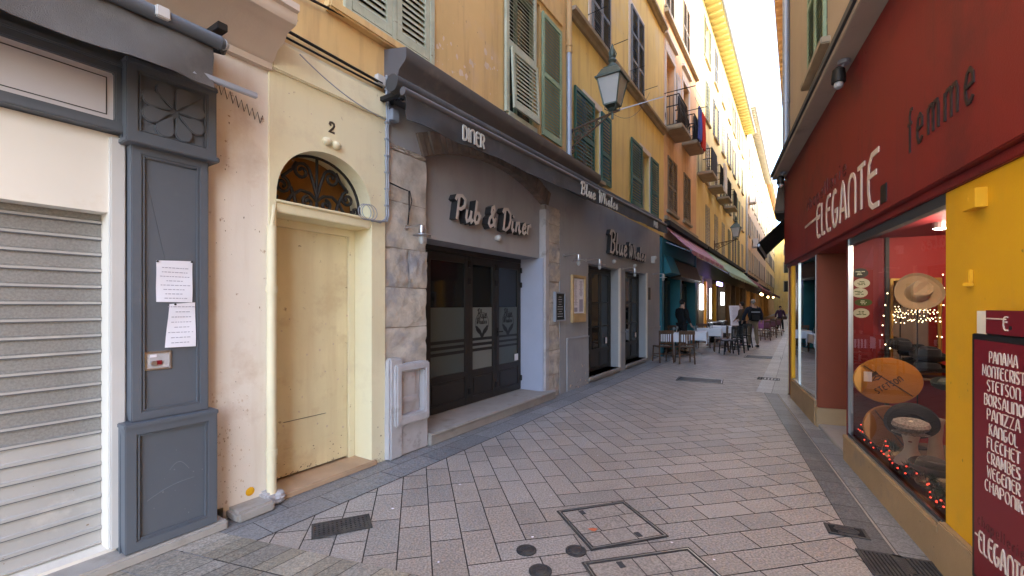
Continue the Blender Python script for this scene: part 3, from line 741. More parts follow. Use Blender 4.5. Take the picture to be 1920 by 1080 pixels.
# pub folding door: three leaves and a fixed side light
pub = MB(); D0 = -.50
cuts = [3.735, 4.20, 5.09, 5.78, 6.53]
m = MB(); m.box(3.735, 6.53, D0-.06, D0+.05, 2.32, 2.39); fr = B1.part('pub_door_frame', m, frameblk)
for i in range(4):
    x0, x1 = cuts[i]+.004, cuts[i+1]-.004; st = .085
    m = MB(); m.box(x0, x0+st, D0, D0+.05, .155, 2.315); m.box(x1-st, x1, D0, D0+.05, .155, 2.315)
    m.box(x0+st, x1-st, D0+.002, D0+.048, .155, .255); m.box(x0+st, x1-st, D0+.002, D0+.048, 2.2, 2.315)
    m.box(x0+st, x1-st, D0+.002, D0+.048, .56, .64); m.box(x0+st, x1-st, D0+.012, D0+.035, .255, .56); m.box(x0+st+.03, x1-st-.03, D0+.03, D0+.046, .285, .53)
    lf = B1.part('pub_door', m, frameblk, bev=.004)
    B1.part('upper_pane', MB().box(x0+st, x1-st, D0+.018, D0+.026, 1.57, 2.2), darkglass, lf)
    B1.part('frosted_pane', MB().box(x0+st, x1-st, D0+.016, D0+.028, .64, 1.565), frostpale if i == 2 else frost, lf)
    m = MB()
    for zz in (.93, 1.01, 1.09): m.box(x0+st, x1-st, D0+.028, D0+.0305, zz-(.022 if i < 3 else .014), zz+.022)
    B1.part('black_stripe', m, sticker, lf)
    if i >= 2:
        xc = (x0+x1)/2; m = MB()
        m.strip(arc(xc, 1.32, .17, .17, 200, -20, 18), .006, D0+.028, D0+.0305)
        m.strip(arc(xc, 1.32, .17, .17, 215, 325, 10), .006, D0+.028, D0+.0305)
        text(m, 'Blue', SCRIPT, xc-.115, 1.40, .14, .013, D0+.028, D0+.031, slant=.15, width=.23)
        text(m, 'Whales', SCRIPT, xc-.14, 1.315, .085, .009, D0+.028, D0+.031, slant=.15, width=.26)
        for s_ in (-1, 1):
            m.prism([(xc, 1.16), (xc+s_*.035, 1.22), (xc+s_*.13, 1.29), (xc+s_*.16, 1.28), (xc+s_*.145, 1.22), (xc+s_*.06, 1.155), (xc+s_*.012, 1.09), (xc, 1.09)], D0+.028, D0+.0306+.0003*s_, 'b')
        B1.part('door_emblem', m, sticker, lf)
    if i == 3:
        B1.part('handle', MB().box(x0+.02, x0+.16, D0+.05, D0+.075, 1.165, 1.185).box(x0+.02, x0+.06, D0+.05, D0+.058, 1.1, 1.24), iron, lf)
        B1.part('door_notice', MB().box(x1-.2, x1-.09, D0+.05, D0+.053, .66, .77), paper, lf)
    for zz in (.3, 1.9, 2.15): B1.part('hinge', MB().box(x1-.02, x1+.024, D0+.05, D0+.075, zz, zz+.09), iron, lf)
# carved stone niche at the foot of the pier
m = MB(); m.wall(3.17, 3.66, .34, .98, .0, .135, [(3.25, 3.585, .44, .90)]); ni = B1.part('stone_niche', m, greystone, bev=.016)
m = MB(); m.box(3.25, 3.585, .0, .045, .44, .90); m.box(3.25, 3.49, .045, .075, .62, .89); m.box(3.25, 3.50, .045, .095, .57, .63)
m.prism([(3.25,.44),(3.40,.44),(3.53,.57),(3.25,.57)], .045, .065, 'b')
B1.part('niche_relief', m, greystone, ni, bev=.006)
m = MB(); m.box(3.12, 3.30, .0, .09, .0, 1.05); m.box(3.12, 3.70, 0, .07, 0, .345); B1.part('niche_backing', m, greystone, ni, bev=.02)
# gutter cornice over the pub
m = MB(); m.prism([(-.02,3.72),(.10,3.72),(.12,3.78),(.12,3.86),(.20,3.90),(.22,3.97),(.30,4.03),(.32,4.06),(.32,4.16),(.28,4.17),(-.02,4.24)], 3.12, 8.3, 'a')
B1.part('canopy_cornice', m, canopypaint, smooth=True)

# ================================================================== things on building 1
def sign(name, label, s, font, a0, c0, h, w, F, width, slant, b0, b1, face, side, dirn=1, sup=None, rise=0):
    T = Thing(name, label, 'sign', (a0, b0, c0), F)
    m = MB(); text(m, s, font, a0, c0, h, w, b0, b1, dirn=dirn, slant=slant, width=width, rise=rise); T.part('letter_body', m, side)
    m = MB(); text(m, s, font, a0, c0, h, w*.96, b1+.003, b1+.006, dirn=dirn, slant=slant, width=width, rise=rise); T.part('letter_face', m, face)
    return T
S = sign('pub_sign', 'raised pale script lettering reading Pub & Diner on the grey panel under the brick arch', 'Pub & Diner', SCRIPT, 4.24, 2.675, .30, .042, L, 1.84, .18, -.10, .0, lettermetal, letterdark, rise=.02)
m = MB(); m.ball((5.27,-.05,2.57), .045, 10, 7, (1,1,1)); m.lathe([(.03,0),(.03,.05)], (5.27,-.1,2.57), 10, 'b')
single('alarm_siren', m, whitejamb, 'small round white siren on the grey panel just under the raised ampersand', 'alarm', L, smooth=True)
for a, c, lab in ((3.42, 2.44, 'steel wall lamp on the rough stone pier left of the arched pub doorway'), ):
    T = Thing('wall_lamp', lab, 'lamp', (a, .02, c), L, 'steel lamps along the pub front'); wall_lamp(T, a, c)
# shop awning: roll, cloth valance and front bar
T = Thing('shop_awning', 'rolled charcoal cloth awning over the closed shop at far left', 'awning', (0, .0, 3.2), L)
m = MB()
rows = []
na = 40
for j, (b, c) in enumerate([(.10,3.47),(.22,3.42),(.36,3.34),(.43,3.27),(.455,3.18),(.458,3.08),(.46,2.985)]):
    row = []
    for i in range(na+1):
        a = -3+(1.345+3)*i/na
        wv = .012*sin(a*9+j)+.008*sin(a*23)
        if j > 3 and a > .6: wv += .02*sin(a*16+j*1.7)*(a-.6)
        row.append((a, b+wv*(.3 if j < 4 else 1), c+(.012*sin(a*7) if j == 6 else 0)))
    rows.append(row)
m.sheet(rows); T.part('awning_cloth', m, awnpale, smooth=True, solid=.006)
m = MB(); m.tube([(-3,.46,3.285),(1.37,.46,3.285)], .042, 12); m.lathe([(.045,0),(.03,.03)], (1.37,.46,3.285), 12, 'a'); T.part('roll_tube', m, gunmetal, smooth=True)
m = MB(); m.box(1.02, 1.09, .48, .515, 3.255, 3.32); T.part('clip', m, whitejamb, bev=.006)
m = MB(); m.lathe([(.036,0),(.02,.022)], (1.40,.46,3.285), 12, 'a'); T.part('end_cap', m, whitejamb)
m = MB(); m.box(.9, 1.62, .415, .445, 3.03, 3.065); T.part('front_bar', m, zinc, bev=.004)
m = MB(); m.box(1.38, 1.44, .0, .42, 3.40, 3.45); m.tube([(1.41,.05,3.42),(1.5,.22,3.36),(1.42,.42,3.30)], .02, 8); m.lathe([(.05,0),(.05,.03)], (1.43,.06,3.3), 10, 'a'); T.part('folding_arm', m, iron, bev=.004)
m = MB()
zz = [(1.50+.02*i, .012, 3.20+(.055 if i % 2 else -.02)-.008*i) for i in range(20)]
m.tube(zz, .0035, 5); single('coiled_wire', m, iron, 'thin zigzag coil of dark wire on the pale pink wall right of the flower pilaster', 'wire', L)
m = MB()
for i in range(60):
    a = -1.2+i*.05; m.tube([(a,.30,3.875),(a+.02*(1 if i % 2 else -1),.36,3.96)], .003, 4)
m.box(-1.3, 1.85, .27, .30, 3.875, 3.882)
single('bird_spikes', m, iron, 'row of thin bird spikes on top of the pale cornice at top left', 'spikes', L)
# papers on the pilaster
def sheetpaper(label, poly, b, n, seed):
    T = Thing('paper_notice', label, 'notice', (poly[0][0], b, min(p[1] for p in poly)), L)
    m = MB(); k = 6; rows = []
    for i in range(k+1):
        v = i/k; row = []
        for j in range(k+1):
            u = j/k
            p = (Vector(poly[0])*(1-u)+Vector(poly[1])*u)*(1-v)+(Vector(poly[3])*(1-u)+Vector(poly[2])*u)*v
            row.append((p.x, b+.004+.006*v*u*(1 if seed == 1 else 2)+.003*sin(v*7+u*3), p.y))
        rows.append(row)
    m.sheet(rows); T.part('sheet', m, paper, smooth=True, solid=.0008)
    m = MB(); rnd = random.Random(seed)
    xs = [p[0] for p in poly]; zs = [p[1] for p in poly]
    for i in range(n):
        v = (i+.7)/(n+.6)
        if rnd.random() < .25: continue
        c = Vector(poly[0])*.5*(1-v)+Vector(poly[1])*.5*(1-v)+Vector(poly[3])*.5*v+Vector(poly[2])*.5*v
        half = rnd.uniform(.03, .085); x = c.x-half
        while x < c.x+half-.006:
            l = rnd.uniform(.008, .022); u = .5+(x-c.x)/.25
            bb = b+.004+.006*v*u*(1 if seed == 1 else 2)+.003*sin(v*7+u*3)+.0012
            m.box(x, x+l, bb, bb+.001, c.y-.0024, c.y+.0024); x += l+.005
    T.part('print', m, ink)
    m = MB()
    for p in ([poly[0], poly[1]] if seed == 1 else [tuple((Vector(poly[0])*.75+Vector(poly[1])*.25))]):
        m.lathe([(.006,0),(.006,.01)], (p[0]+(.006 if p == poly[0] else -.006), b+.004, p[1]-.006), 8, 'b')
    T.part('drawing_pin', m, iron)
q = [L.at(*p, .085) for p in ((293,488),(361,490),(360,567),(293,566))]
sheetpaper('white printed sheet pinned straight on the grey pilaster, the upper of two', q, .08, 9, 1)
q = [L.at(*p, .085) for p in ((318,570),(366,567),(366,649),(309,652))]
sheetpaper('white printed sheet hanging askew on the grey pilaster, the lower of two', q, .08, 8, 2)
# pipe between pink wall and yellow bay
m = MB(); m.tube([(1.925,.06,.09),(1.925,.06,2.23)], .036, 12); m.lathe([(.043,0),(.043,.05)], (1.925,.06,.4), 12); m.lathe([(.043,0),(.043,.05)], (1.925,.06,1.7), 12)
m.tube([(1.925,.06,2.22),(1.95,.055,2.4)], .014, 8)
single('downpipe', m, butterpipe, 'pale yellow painted pipe standing left of the yellow door', 'pipe', L, smooth=True)
m = MB(); m.ball((1.79,.001,.15), .034, 12, 6, (1,.12,1)); single('yellow_wall_sticker', m, egg, 'small round yellow mark low on the pale pink wall', 'mark', L, smooth=True)  # a small yellow sticker on the pink wall
# cables
m = MB()
def cat_(p, q, sag, n=14, b=.05): return [(p[0]+(q[0]-p[0])*i/n, b, p[1]+(q[1]-p[1])*i/n-sag*4*(i/n)*(1-i/n)) for i in range(n+1)]
m.tube(cat_((-1.5,4.02),(3.05,3.84),.03), .014, 7); m.tube(cat_((-1.5,3.98),(3.05,3.80),.06), .010, 7); m.tube(cat_((1.2,4.28),(2.45,4.26),.05), .012, 7)
m.tube([(2.45,.05,4.26),(2.62,.06,4.27)], .01, 6)
single('cable_bundle', m, iron, 'black cables strung across the ochre wall above the yellow door', 'cable', L, smooth=True)
m = MB()
vp = [(3.11+.006*sin(i*2.1), .045, 3.95-i*.11) for i in range(14)]
m.tube(vp+[(3.09,.05,2.47),(3.02,.055,2.43),(2.93,.05,2.44)], .011, 7); m.tube([(p[0]+.024, p[1], p[2]) for p in vp]+[(3.10,.06,2.45),(2.9,.07,2.425)], .009, 7)
for k in range(3): m.tube([(2.82+.075*cos(t)*(1+.1*k)+.02*k, .07+.012*k, 2.50+.075*sin(t)) for t in [2*pi*i/18 for i in range(19)]], .004, 5)
for i in range(8): m.box(3.095, 3.15, .03, .06, 3.8-i*.17, 3.815-i*.17)
single('cable_run', m, zinc, 'grey cable running down the stone pier edge to a coil above the yellow door', 'cable', L, smooth=True)
m = MB(); m.tube(cat_((2.15,3.70),(3.08,3.48),.06, b=.08), .005, 5); single('loose_wire', m, zinc, 'thin pale wire sagging across the yellow band over the door', 'cable', L, smooth=True)
m = MB(); m.tube([(3.15,.05,2.86),(3.3,.05,2.84),(3.42,.05,2.83),(3.43,.04,2.62),(3.42,.03,2.47)], .008, 6); m.tube([(3.43,.05,2.84),(3.44,.07,2.72),(3.42,.05,2.60)], .005, 5)
single('lamp_cable', m, iron, 'thin dark cable leading down the stone pier to the first wall lamp', 'cable', L, smooth=True)
m = MB(); m.box(2.99, 3.09, .0, .06, 3.82, 3.92); single('junction_box', m, whitejamb, 'small pale junction box beside the left end of the pub cornice', 'box', L, bev=.006)
# pub awning with lettering
va = L.at(762, 183, .45); vb = L.at(1250, 424, .45)
T = Thing('pub_awning', 'long rolled charcoal awning lettered above the pub and its grey neighbour', 'awning', (3.2, 0, 3.6), L)
A0, A1 = 2.98, 12.93
def vz(a): return 3.60+(3.84-3.60)*(a-A0)/(A1-A0)
m = MB(); na = 90; rows = []
for j, d in enumerate([0, .085, .165, .245]):
    row = []
    for i in range(na+1):
        a = A0+(A1-A0)*i/na
        wv = .010*sin(a*5.3+j)+.006*sin(a*13)+(.03*sin(a*9+j*1.3)*max(0, 1-(a-A0)/1.3))
        row.append((a, .46+wv*j/3+.01*j, vz(a)-d+(.01*sin(a*3.1) if j == 3 else 0)))
    rows.append(row)
m.sheet(rows); T.part('valance', m, awngrey, smooth=True, solid=.005)
m = MB(); m.tube([(A0-.02,.44,vz(A0)+.03),(A1,.44,vz(A1)+.03)], .04, 10); T.part('front_bar', m, canopypaint, smooth=True)
m = MB(); m.tube([(A0-.03,.30,vz(A0)+.14),(A1-.1,.28,vz(A1)+.12)], .085, 12); T.part('cloth_roll', m, awngrey, smooth=True)
m = MB(); m.box(A0+.05, A0+.10, .0, .30, 3.66, 3.70); m.tube([(A0+.2,.05,3.68),(A0+.12,.15,3.75),(A0+.12,.26,3.68),(A0,.44,3.62)], .018, 8)
for k in range(6): m.tube([(A0+.14+.02*k,.06+.03*k,3.70),(A0+.18+.02*k,.08+.03*k,3.76+.02*(k % 2))], .016, 6)
T.part('arm', m, iron, smooth=True)
m = MB(); m.box(A0+.16, A0+.26, .02, .10, 3.5, 3.62); T.part('motor_box', m, zinc, bev=.008)
vt = lambda a: vz(a)-.20
sl = (3.84-3.60)/(A1-A0)
m = MB(); text(m, 'DINER', DECO, 3.78, vz(3.78)-.205, .15, .02, .50, .513, width=.39, gap=.3, rise=sl); T.part('lettering', m, awnletter)
m = MB(); text(m, 'Blue Whales', SCRIPT, 6.92, vz(6.92)-.205, .20, .028, .50, .513, width=1.8, slant=.15, rise=sl); T.part('lettering', m, awnletter)
m = MB(); text(m, 'PUB', DECO, 11.45, vz(11.45)-.20, .14, .024, .50, .513, width=.35, gap=.3, rise=sl); T.part('lettering', m, awnletter)


# ================================================================== LEFT SIDE, building 2: yellow house over the grey restaurant front
B2 = Thing('apartment_building', 'yellow rendered house with dark green shutters over the grey restaurant front', 'building', (10.9, -.2, 0), L)
d1 = (8.42, 10.25, .12, 2.45); d2 = (10.72, 12.50, .12, 2.47)
yw = [(8.62, .76, 4.26, 5.74), (12.40, .80, 4.20, 5.84)]; yu = [(9.05, 1.02, 7.18, 9.25), (11.62, 1.05, 7.18, 9.25)]; yt = [(9.05, 1.0, 10.4, 12.3), (11.62, 1.0, 10.4, 12.3)]
m = MB(); m.wall(7.36, 14.45, 3.78, 16.6, -.28, 0, [(a-w/2, a+w/2, c, d) for a, w, c, d in yw+yu+yt]); B2.part('upper_wall', m, yellow)
m = MB(); m.wall(7.362, 13.98, 0, 3.78, -.34, -.002, [d1, d2]); B2.part('shopfront_wall', m, pubgrey)
for x0, x1, h in ((7.40,8.40,.95),(12.55,13.96,.93),(10.30,10.66,.93)): B2.part('plinth_moulding', MB().box(x0, x1, -.01, .02, .0, h).box(x0, x1, -.01, .032, h, h+.035), pubgrey, bev=.006)
m = MB(); m.box(7.38, 13.98, -.7, -.66, 0, 3.7); m.box(7.38, 14.44, -7, -.8, 0, 16.5); m.box(13.95, 14.45, -.3, -.01, 0, 3.78); B2.part('house_body', m, shopdark)
B2.part('roof', MB().prism([(-7,16.5),(.6,16.5),(.6,16.65),(-3,17.6),(-7,17.4)], 7.4, 14.45, 'a'), tanstone)
for (a, w, c, d), lv in zip(yw, (((7.67,8.62),(9.02,9.60)), ((11.06,11.98),(12.86,13.64)))):
    fo = window(B2, a, w, c, d, None, darkgreen, sur=surround, mids=(.42,), slat=.06)
    for x0, x1 in lv: B2.part('shutter', louvre(x0, x1, c-.02, d+.02, .03, mid=(.42,), slat=.065, st=.06), darkgreen, fo)
for a, w, c, d in yu+yt: window(B2, a, w, c, d, 'closed', greysh, sur=surround, sill=False, mids=(.33,.66), slat=.06)
for c in (7.05, 10.28): B2.part('string_course', MB().prism([(-.02,c-.08),(.05,c-.07),(.08,c-.02),(.16,c),(.17,c+.06),(-.02,c+.09)], 7.46, 14.38, 'a'), sillst, smooth=True)
m = MB()
for a in (8.4, 9.7, 11.0, 12.2): m.tube([(a,.0,7.5),(a,.4,7.53)], .008, 5)
B2.part('shutter_hook', m, iron)
def glazed(T, d, nl, dark):
    a0, a1, c0, c1 = d; D = -.26
    fr_ = MB(); fr_.box(a0, a1, D-.06, D+.06, c1-.07, c1); fr_.box(a0, a0+.05, D-.06, D+.06, c0, c1-.07); fr_.box(a1-.05, a1, D-.06, D+.06, c0, c1-.07)
    fr = T.part('restaurant_door_frame', fr_, frameblk)
    for i in range(nl):
        x0 = a0+.05+(a1-a0-.1)*i/nl+.003; x1 = a0+.05+(a1-a0-.1)*(i+1)/nl-.003; st = .06
        m = MB(); m.box(x0, x0+st, D, D+.045, c0+.02, c1-.075); m.box(x1-st, x1, D, D+.045, c0+.02, c1-.075)
        m.box(x0+st, x1-st, D+.002, D+.043, c0+.02, c0+.1); m.box(x0+st, x1-st, D+.002, D+.043, c1-.15, c1-.075)
        m.box(x0+st, x1-st, D+.012, D+.03, c0+.1, c0+.42); m.box(x0+st, x1-st, D+.002, D+.043, c0+.42, c0+.5); m.box(x0+st, x1-st, D+.008, D+.04, c0+.98, c0+1.01); m.box(x0+st, x1-st, D+.008, D+.04, c0+1.52, c0+1.55)
        lf = T.part('restaurant_door', m, frameblk, fr, bev=.003)
        p = T.part('door_pane', MB().box(x0+st*.8, x1-st*.8, D+.018, D+.026, c0+.46, c1-.13), darkglass, fr)
    T.part('door_notice', MB().box(x0+.3, x0+.40, D+.046, D+.049, c0+.58, c0+.72), paper, fr)
    T.part('door_sill', MB().box(a0-.04, a1+.04, -.30, .05, c0-.06, c0), stepstone, fr, bev=.008)
glazed(B2, d1, 3, 1); glazed(B2, d2, 3, 1)
m = MB(); m.box(12.50, 12.58, -.02, .03, .1, 2.5); m.box(10.25, 10.33, -.02, .03, .1, 2.48); B2.part('door_trim', m, surround)
S = sign('restaurant_sign', 'raised pale script lettering of two words on the grey front above the two glazed doors', 'Blue', SCRIPT, 9.40, 2.78, .48, .055, L, 1.15, .16, .0, .09, lettermetal, letterdark)
m = MB(); text(m, 'Whales', SCRIPT, 10.72, 2.79, .34, .045, .0, .09, slant=.16, width=1.42); S.part('letter_body', m, letterdark)
m = MB(); text(m, 'Whales', SCRIPT, 10.72, 2.79, .34, .043, .093, .096, slant=.16, width=1.42); S.part('letter_face', m, lettermetal)
for a, c, lab in ((7.28, 2.50, 'steel wall lamp on the narrow rough stone strip left of the wooden menu frame'), (8.28, 2.50, 'steel wall lamp above the tall wooden menu frame'),
                  (10.52, 2.48, 'steel wall lamp between the two glazed restaurant doors'), (13.2, 2.50, 'steel wall lamp at the far end of the grey front by the teal restaurant')):
    T = Thing('wall_lamp', lab, 'lamp', (a, .0, c), L, 'steel lamps along the pub front'); wall_lamp(T, a, c, .30, .11)
m = MB(); m.box(13.0, 13.12, .0, .10, 2.82, 3.02); m.ball((13.06,.1,2.97), .06, 8, 6); single('security_camera', m, whitejamb, 'white security camera box high on the far end of the grey front', 'camera', L, bev=.01)
m = MB(); m.ball((9.85,.03,2.60), .05, 8, 6); single('alarm_siren', m, whitejamb, 'small white siren above the first glazed restaurant door', 'alarm', L, smooth=True)
m = MB(); m.ball((11.4,.03,2.62), .05, 8, 6); single('alarm_siren', m, whitejamb, 'small white siren above the second glazed restaurant door', 'alarm', L, smooth=True)
m = MB(); m.box(12.72, 12.85, .0, .03, 1.75, 2.1); single('small_plaque', m, brownbd, 'small dark plaque on the grey front right of the second glazed door', 'plaque', L)
# chalk board and menu frame
T = Thing('chalkboard', 'small black menu board on the stone strip right of the pub arch', 'menu board', (7.0, .02, 1.35), L)
q0 = L.at(1038, 600); q1 = L.at(1054, 551)
m = MB(); m.box(q0[0], q1[0], .012, .045, q0[1], q1[1]); T.part('board', m, blackbd)
m = MB(); m.wall(q0[0]-.03, q1[0]+.03, q0[1]-.03, q1[1]+.03, .01, .06, [(q0[0], q1[0], q0[1], q1[1])]); T.part('frame', m, zinc)
m = MB(); greek(m, q0[0]+.05, q1[0]-.05, q0[1]+.04, q1[1]-.04, 9, .045, .0465, .012, random.Random(4)); T.part('chalk_writing', m, greystone)
T = Thing('menu_board', 'tall light wood menu frame holding a white printed menu left of the first glazed door', 'menu board', (7.9, .0, 1.3), L)
q0 = L.at(1073, 605, .05); q1 = L.at(1098, 518, .05)
m = MB(); m.wall(q0[0], q1[0], q0[1], q1[1], .01, .065, [(q0[0]+.05, q1[0]-.05, q0[1]+.16, q1[1]-.05)]); m.box(q0[0]+.05, q1[0]-.05, .01, .03, q0[1]+.16, q1[1]-.05); T.part('frame', m, woodlt, bev=.006)
m = MB(); m.box(q0[0]+.06, q1[0]-.06, .03, .034, q0[1]+.17, q1[1]-.06); T.part('menu_sheet', m, paper)
m = MB(); rr = random.Random(9); xm = (q0[0]+q1[0])/2
greek(m, q0[0]+.10, xm-.03, q0[1]+.32, q1[1]-.10, 22, .034, .0355, .011, rr); greek(m, xm+.03, q1[0]-.10, q0[1]+.50, q1[1]-.10, 17, .034, .0355, .011, rr)
m.box(q0[0]+.12, xm-.05, .034, .0355, q0[1]+.20, q0[1]+.28); m.box(xm+.04, q1[0]-.1, .034, .0355, q0[1]+.2, q0[1]+.44)
T.part('print', m, ink)
# drainpipe between the houses
m = MB(); m.tube([(7.37,.07,4.3),(7.37,.07,6.2)], .05, 12)
T = Thing('drainpipe', 'grey and ochre drainpipe running up between the ochre and yellow houses', 'pipe', (7.37,.07,4.28), L)
T.part('lower_pipe', m, zinc, smooth=True)
m = MB(); m.tube([(7.37,.07,6.2),(7.37,.07,16)], .052, 12)
for c in (6.2, 6.32, 8.6, 11): m.lathe([(.058,0),(.064,.02),(.058,.05)], (7.37,.07,c), 12)
T.part('upper_pipe', m, ochrepipe, smooth=True)
# street lantern on scrolled bracket
def lantern(name, label, a, c, reach, group, k=1.0, stay=True):
    T = Thing(name, label, 'lamp', (a, .02, c), L, group)
    m = MB(); m.box(a-.04, a+.04, .0, .03, c-.30, c+.34); m.tube([(a,.02,c+.16),(a,reach*.5,c+.24),(a,reach+.12,c+.33)], .02, 8)
    m.tube([(a,.03,c-.18),(a,reach*.3,c-.02),(a,reach*.62,c+.12),(a,reach*.95,c+.30)], .016, 8)
    m.tube([(a,x,z) for x, z in [(q[0], q[1]) for q in scroll(.17*k, c+.07, .12*k, 1.8, pi/2, 1)]], .014, 6)
    m.tube([(a,x,z) for x, z in scroll(.40*k, c+.13, .075*k, 1.6, pi/2, 1)], .012, 6); m.tube([(a,x,z) for x, z in scroll(.58*k, c+.19, .05*k, 1.5, pi/2, 1)], .010, 6)
    m.tube([(a,.03,c-.18)]+[(a,x,z) for x, z in scroll(.07, c-.22, .06, 1.3, pi/2, -1)], .012, 6)
    T.part('bracket', m, rust, smooth=True)
    z0 = c+.36
    m = MB(); m.tube([(a,reach,c+.20),(a,reach,z0+.03)], .022, 8); m.lathe([(.05,0),(.085,.03),(.06,.05)], (a,reach,z0-.02), 10)
    for s0 in (-1, 1):
        for s1 in (-1, 1): m.tube([(a+s0*.02,reach+s1*.02,z0-.03),(a+s0*.10,reach+s1*.10,z0-.0),(a+s0*.098,reach+s1*.098,z0+.09)], .009, 6)
    T.part('lantern_cradle', m, lampgreen, smooth=True)
    def ring(h): return .115+(.205-.115)*h/.46
    m = MB(); zb = z0+.08
    for s0, s1 in ((1,1),(1,-1),(-1,-1),(-1,1)): m.tube([(a+s0*ring(0),reach+s1*ring(0),zb),(a+s0*ring(.46),reach+s1*ring(.46),zb+.46)], .012, 6)
    m.lathe([(ring(0)*1.45,-.012),(ring(0)*1.45,.015)], (a,reach,zb), 4); m.lathe([(ring(.46)*1.42,0),(.335,-.01),(.335,.018),(.30,.03),(.21,.15),(.17,.17),(.17,.19),(.12,.20)], (a,reach,zb+.46), 4)
    T.part('lantern_frame', m, lampgreen)
    m = MB(); m.lathe([(ring(0)*1.36,.012),(ring(.46)*1.36,.455)], (a,reach,zb), 4); T.part('lantern_glass', m, lampglass)
    m = MB(); m.lathe([(.09,0),(.10,.015),(.075,.05),(.045,.09),(.06,.11),(.075,.13),(.06,.16),(.035,.18),(.05,.22),(.055,.26),(.035,.33),(.006,.43)], (a,reach,zb+.655), 12)
    for t in range(5):
        q = 2*pi*t/5; m.tube([(a+.045*cos(q),reach+.045*sin(q),zb+.84),(a+.07*cos(q),reach+.07*sin(q),zb+.90),(a+.04*cos(q+.5),reach+.04*sin(q+.5),zb+.98)], .014, 6, .003)
    T.part('finial', m, lampgreen, smooth=True)
    if stay:
        m = MB(); m.tube([(a,reach,c+.33),(14.38,.02,8.2)], .013, 6); T.part('stay_rod', m, zinc)
        m = MB(); pts = [(a+4.0*i/12, reach*(1-.55*i/12), c+.30+2.1*i/12-1.2*(i/12)*(1-i/12)) for i in range(13)]; m.tube(pts, .004, 5); T.part('lamp_wire', m, iron)
    return T
lantern('street_lantern', 'large four-sided street lantern on a scrolled bracket between the ochre and yellow houses', 7.48, 4.66, .85, 'street lanterns on brackets')

# worn paint, scuffs and damp marks with shapes of their own
def specks(T, name, mt, a0, a1, c0, c1, b, n, rmin, rmax, seed, pa=1.0, pc=1.0, tall=1.0, parent=None):
    rnd = random.Random(seed); m = MB()
    for i in range(n):
        a = a0+(a1-a0)*rnd.random()**pa; c = c0+(c1-c0)*rnd.random()**pc; r = rmin+(rmax-rmin)*rnd.random()**3; k = rnd.randint(5, 8); ph = rnd.uniform(0, 6)
        pts = [(a+r*rnd.uniform(.45, 1.3)*cos(ph+2*pi*j/k), c+tall*r*rnd.uniform(.45, 1.3)*sin(ph+2*pi*j/k)) for j in range(k)]
        m.add([(p[0], b+.0006+.00005*(i % 9), p[1]) for p in pts], [tuple(range(k))])
    o = T.part(name, m, mt, parent); o['kind'] = 'stuff'; return o
damp = mat('brown_damp_mark', (.60,.49,.38), .9, .2, 20); dampd = mat('dark_scuff_mark', (.24,.18,.13), .9, .2, 20); palechip = mat('pale_scratch', (.17,.185,.21), .7, .1)
specks(B1, 'damp_mark', damp, 1.505, 1.80, .12, .95, 0, 240, .001, .0085, 1, 1.7, 1.2, 1.5); specks(B1, 'scuff_mark', dampd, 1.505, 1.70, .12, .75, .0008, 110, .0008, .0045, 2, 1.6, 1.1, 1.8)
specks(B1, 'scuff_mark', dampd, 1.50, 1.92, .5, 3.3, .0, 40, .001, .006, 3, 1, 1, 1.8)
specks(B1, 'paint_chip', dampd, 2.08, 2.86, .085, .33, -.246, 90, .001, .010, 4, 1, 2.6, .8, dr); specks(B1, 'paint_chip', damp, 2.08, 2.86, .1, 1.5, -.2515, 120, .001, .012, 5, 1, 1.8, 1.2, dr)
specks(B1, 'paint_chip', dampd, 2.95, 3.11, .0, .5, .021, 40, .001, .009, 6, 1, 2.2, 1.5); specks(B1, 'paint_chip', damp, 1.95, 3.1, 2.6, 3.5, .021, 60, .001, .007, 7)
specks(B1, 'paint_chip', palechip, 1.05, 1.43, .14, .8, .1265, 50, .001, .006, 8, 1, 1.2, 1, pil)
m = MB()
for x0, z0, x1, z1, bow in ((1.10,.36,1.36,.43,.02),(1.22,.52,1.33,.50,.05)):
    m.strip([(x0+(x1-x0)*i/8, z0+(z1-z0)*i/8+bow*sin(pi*i/8)) for i in range(9)], .0035, .12, .1268)
B1.part('scratch', m, palechip, pil)
specks(B1, 'scuff_mark', dampd, -.8, .93, .12, .78, -.1055, 60, .001, .010, 9, 1, 1, .7)
specks(B2, 'scuff_mark', damp, 7.42, 8.38, .0, .5, .0205, 70, .003, .03, 10, 1, 2.2, 1.2); specks(B2, 'scuff_mark', dampd, 7.42, 8.38, .0, .35, .021, 40, .002, .014, 11, 1, 2, 1)
plasterpatch = mat('bare_plaster_patch', (.70,.55,.42), .9, .1, 6); stainpatch = mat('soot_streak', (.42,.28,.16), .95, .1, 6)
specks(B1, 'plaster_patch', plasterpatch, 3.9, 5.2, 4.25, 5.1, .0, 60, .004, .055, 12, 1.2, 1.8, 1.2); specks(B1, 'scuff_mark', stainpatch, 1.9, 7.3, 3.95, 6.4, .0, 90, .001, .012, 13, 1, 1, 2.5)
specks(B2, 'scuff_mark', stainpatch, 7.5, 14.3, 4.1, 9.5, .0, 120, .001, .014, 14, 1, 1, 2.5)
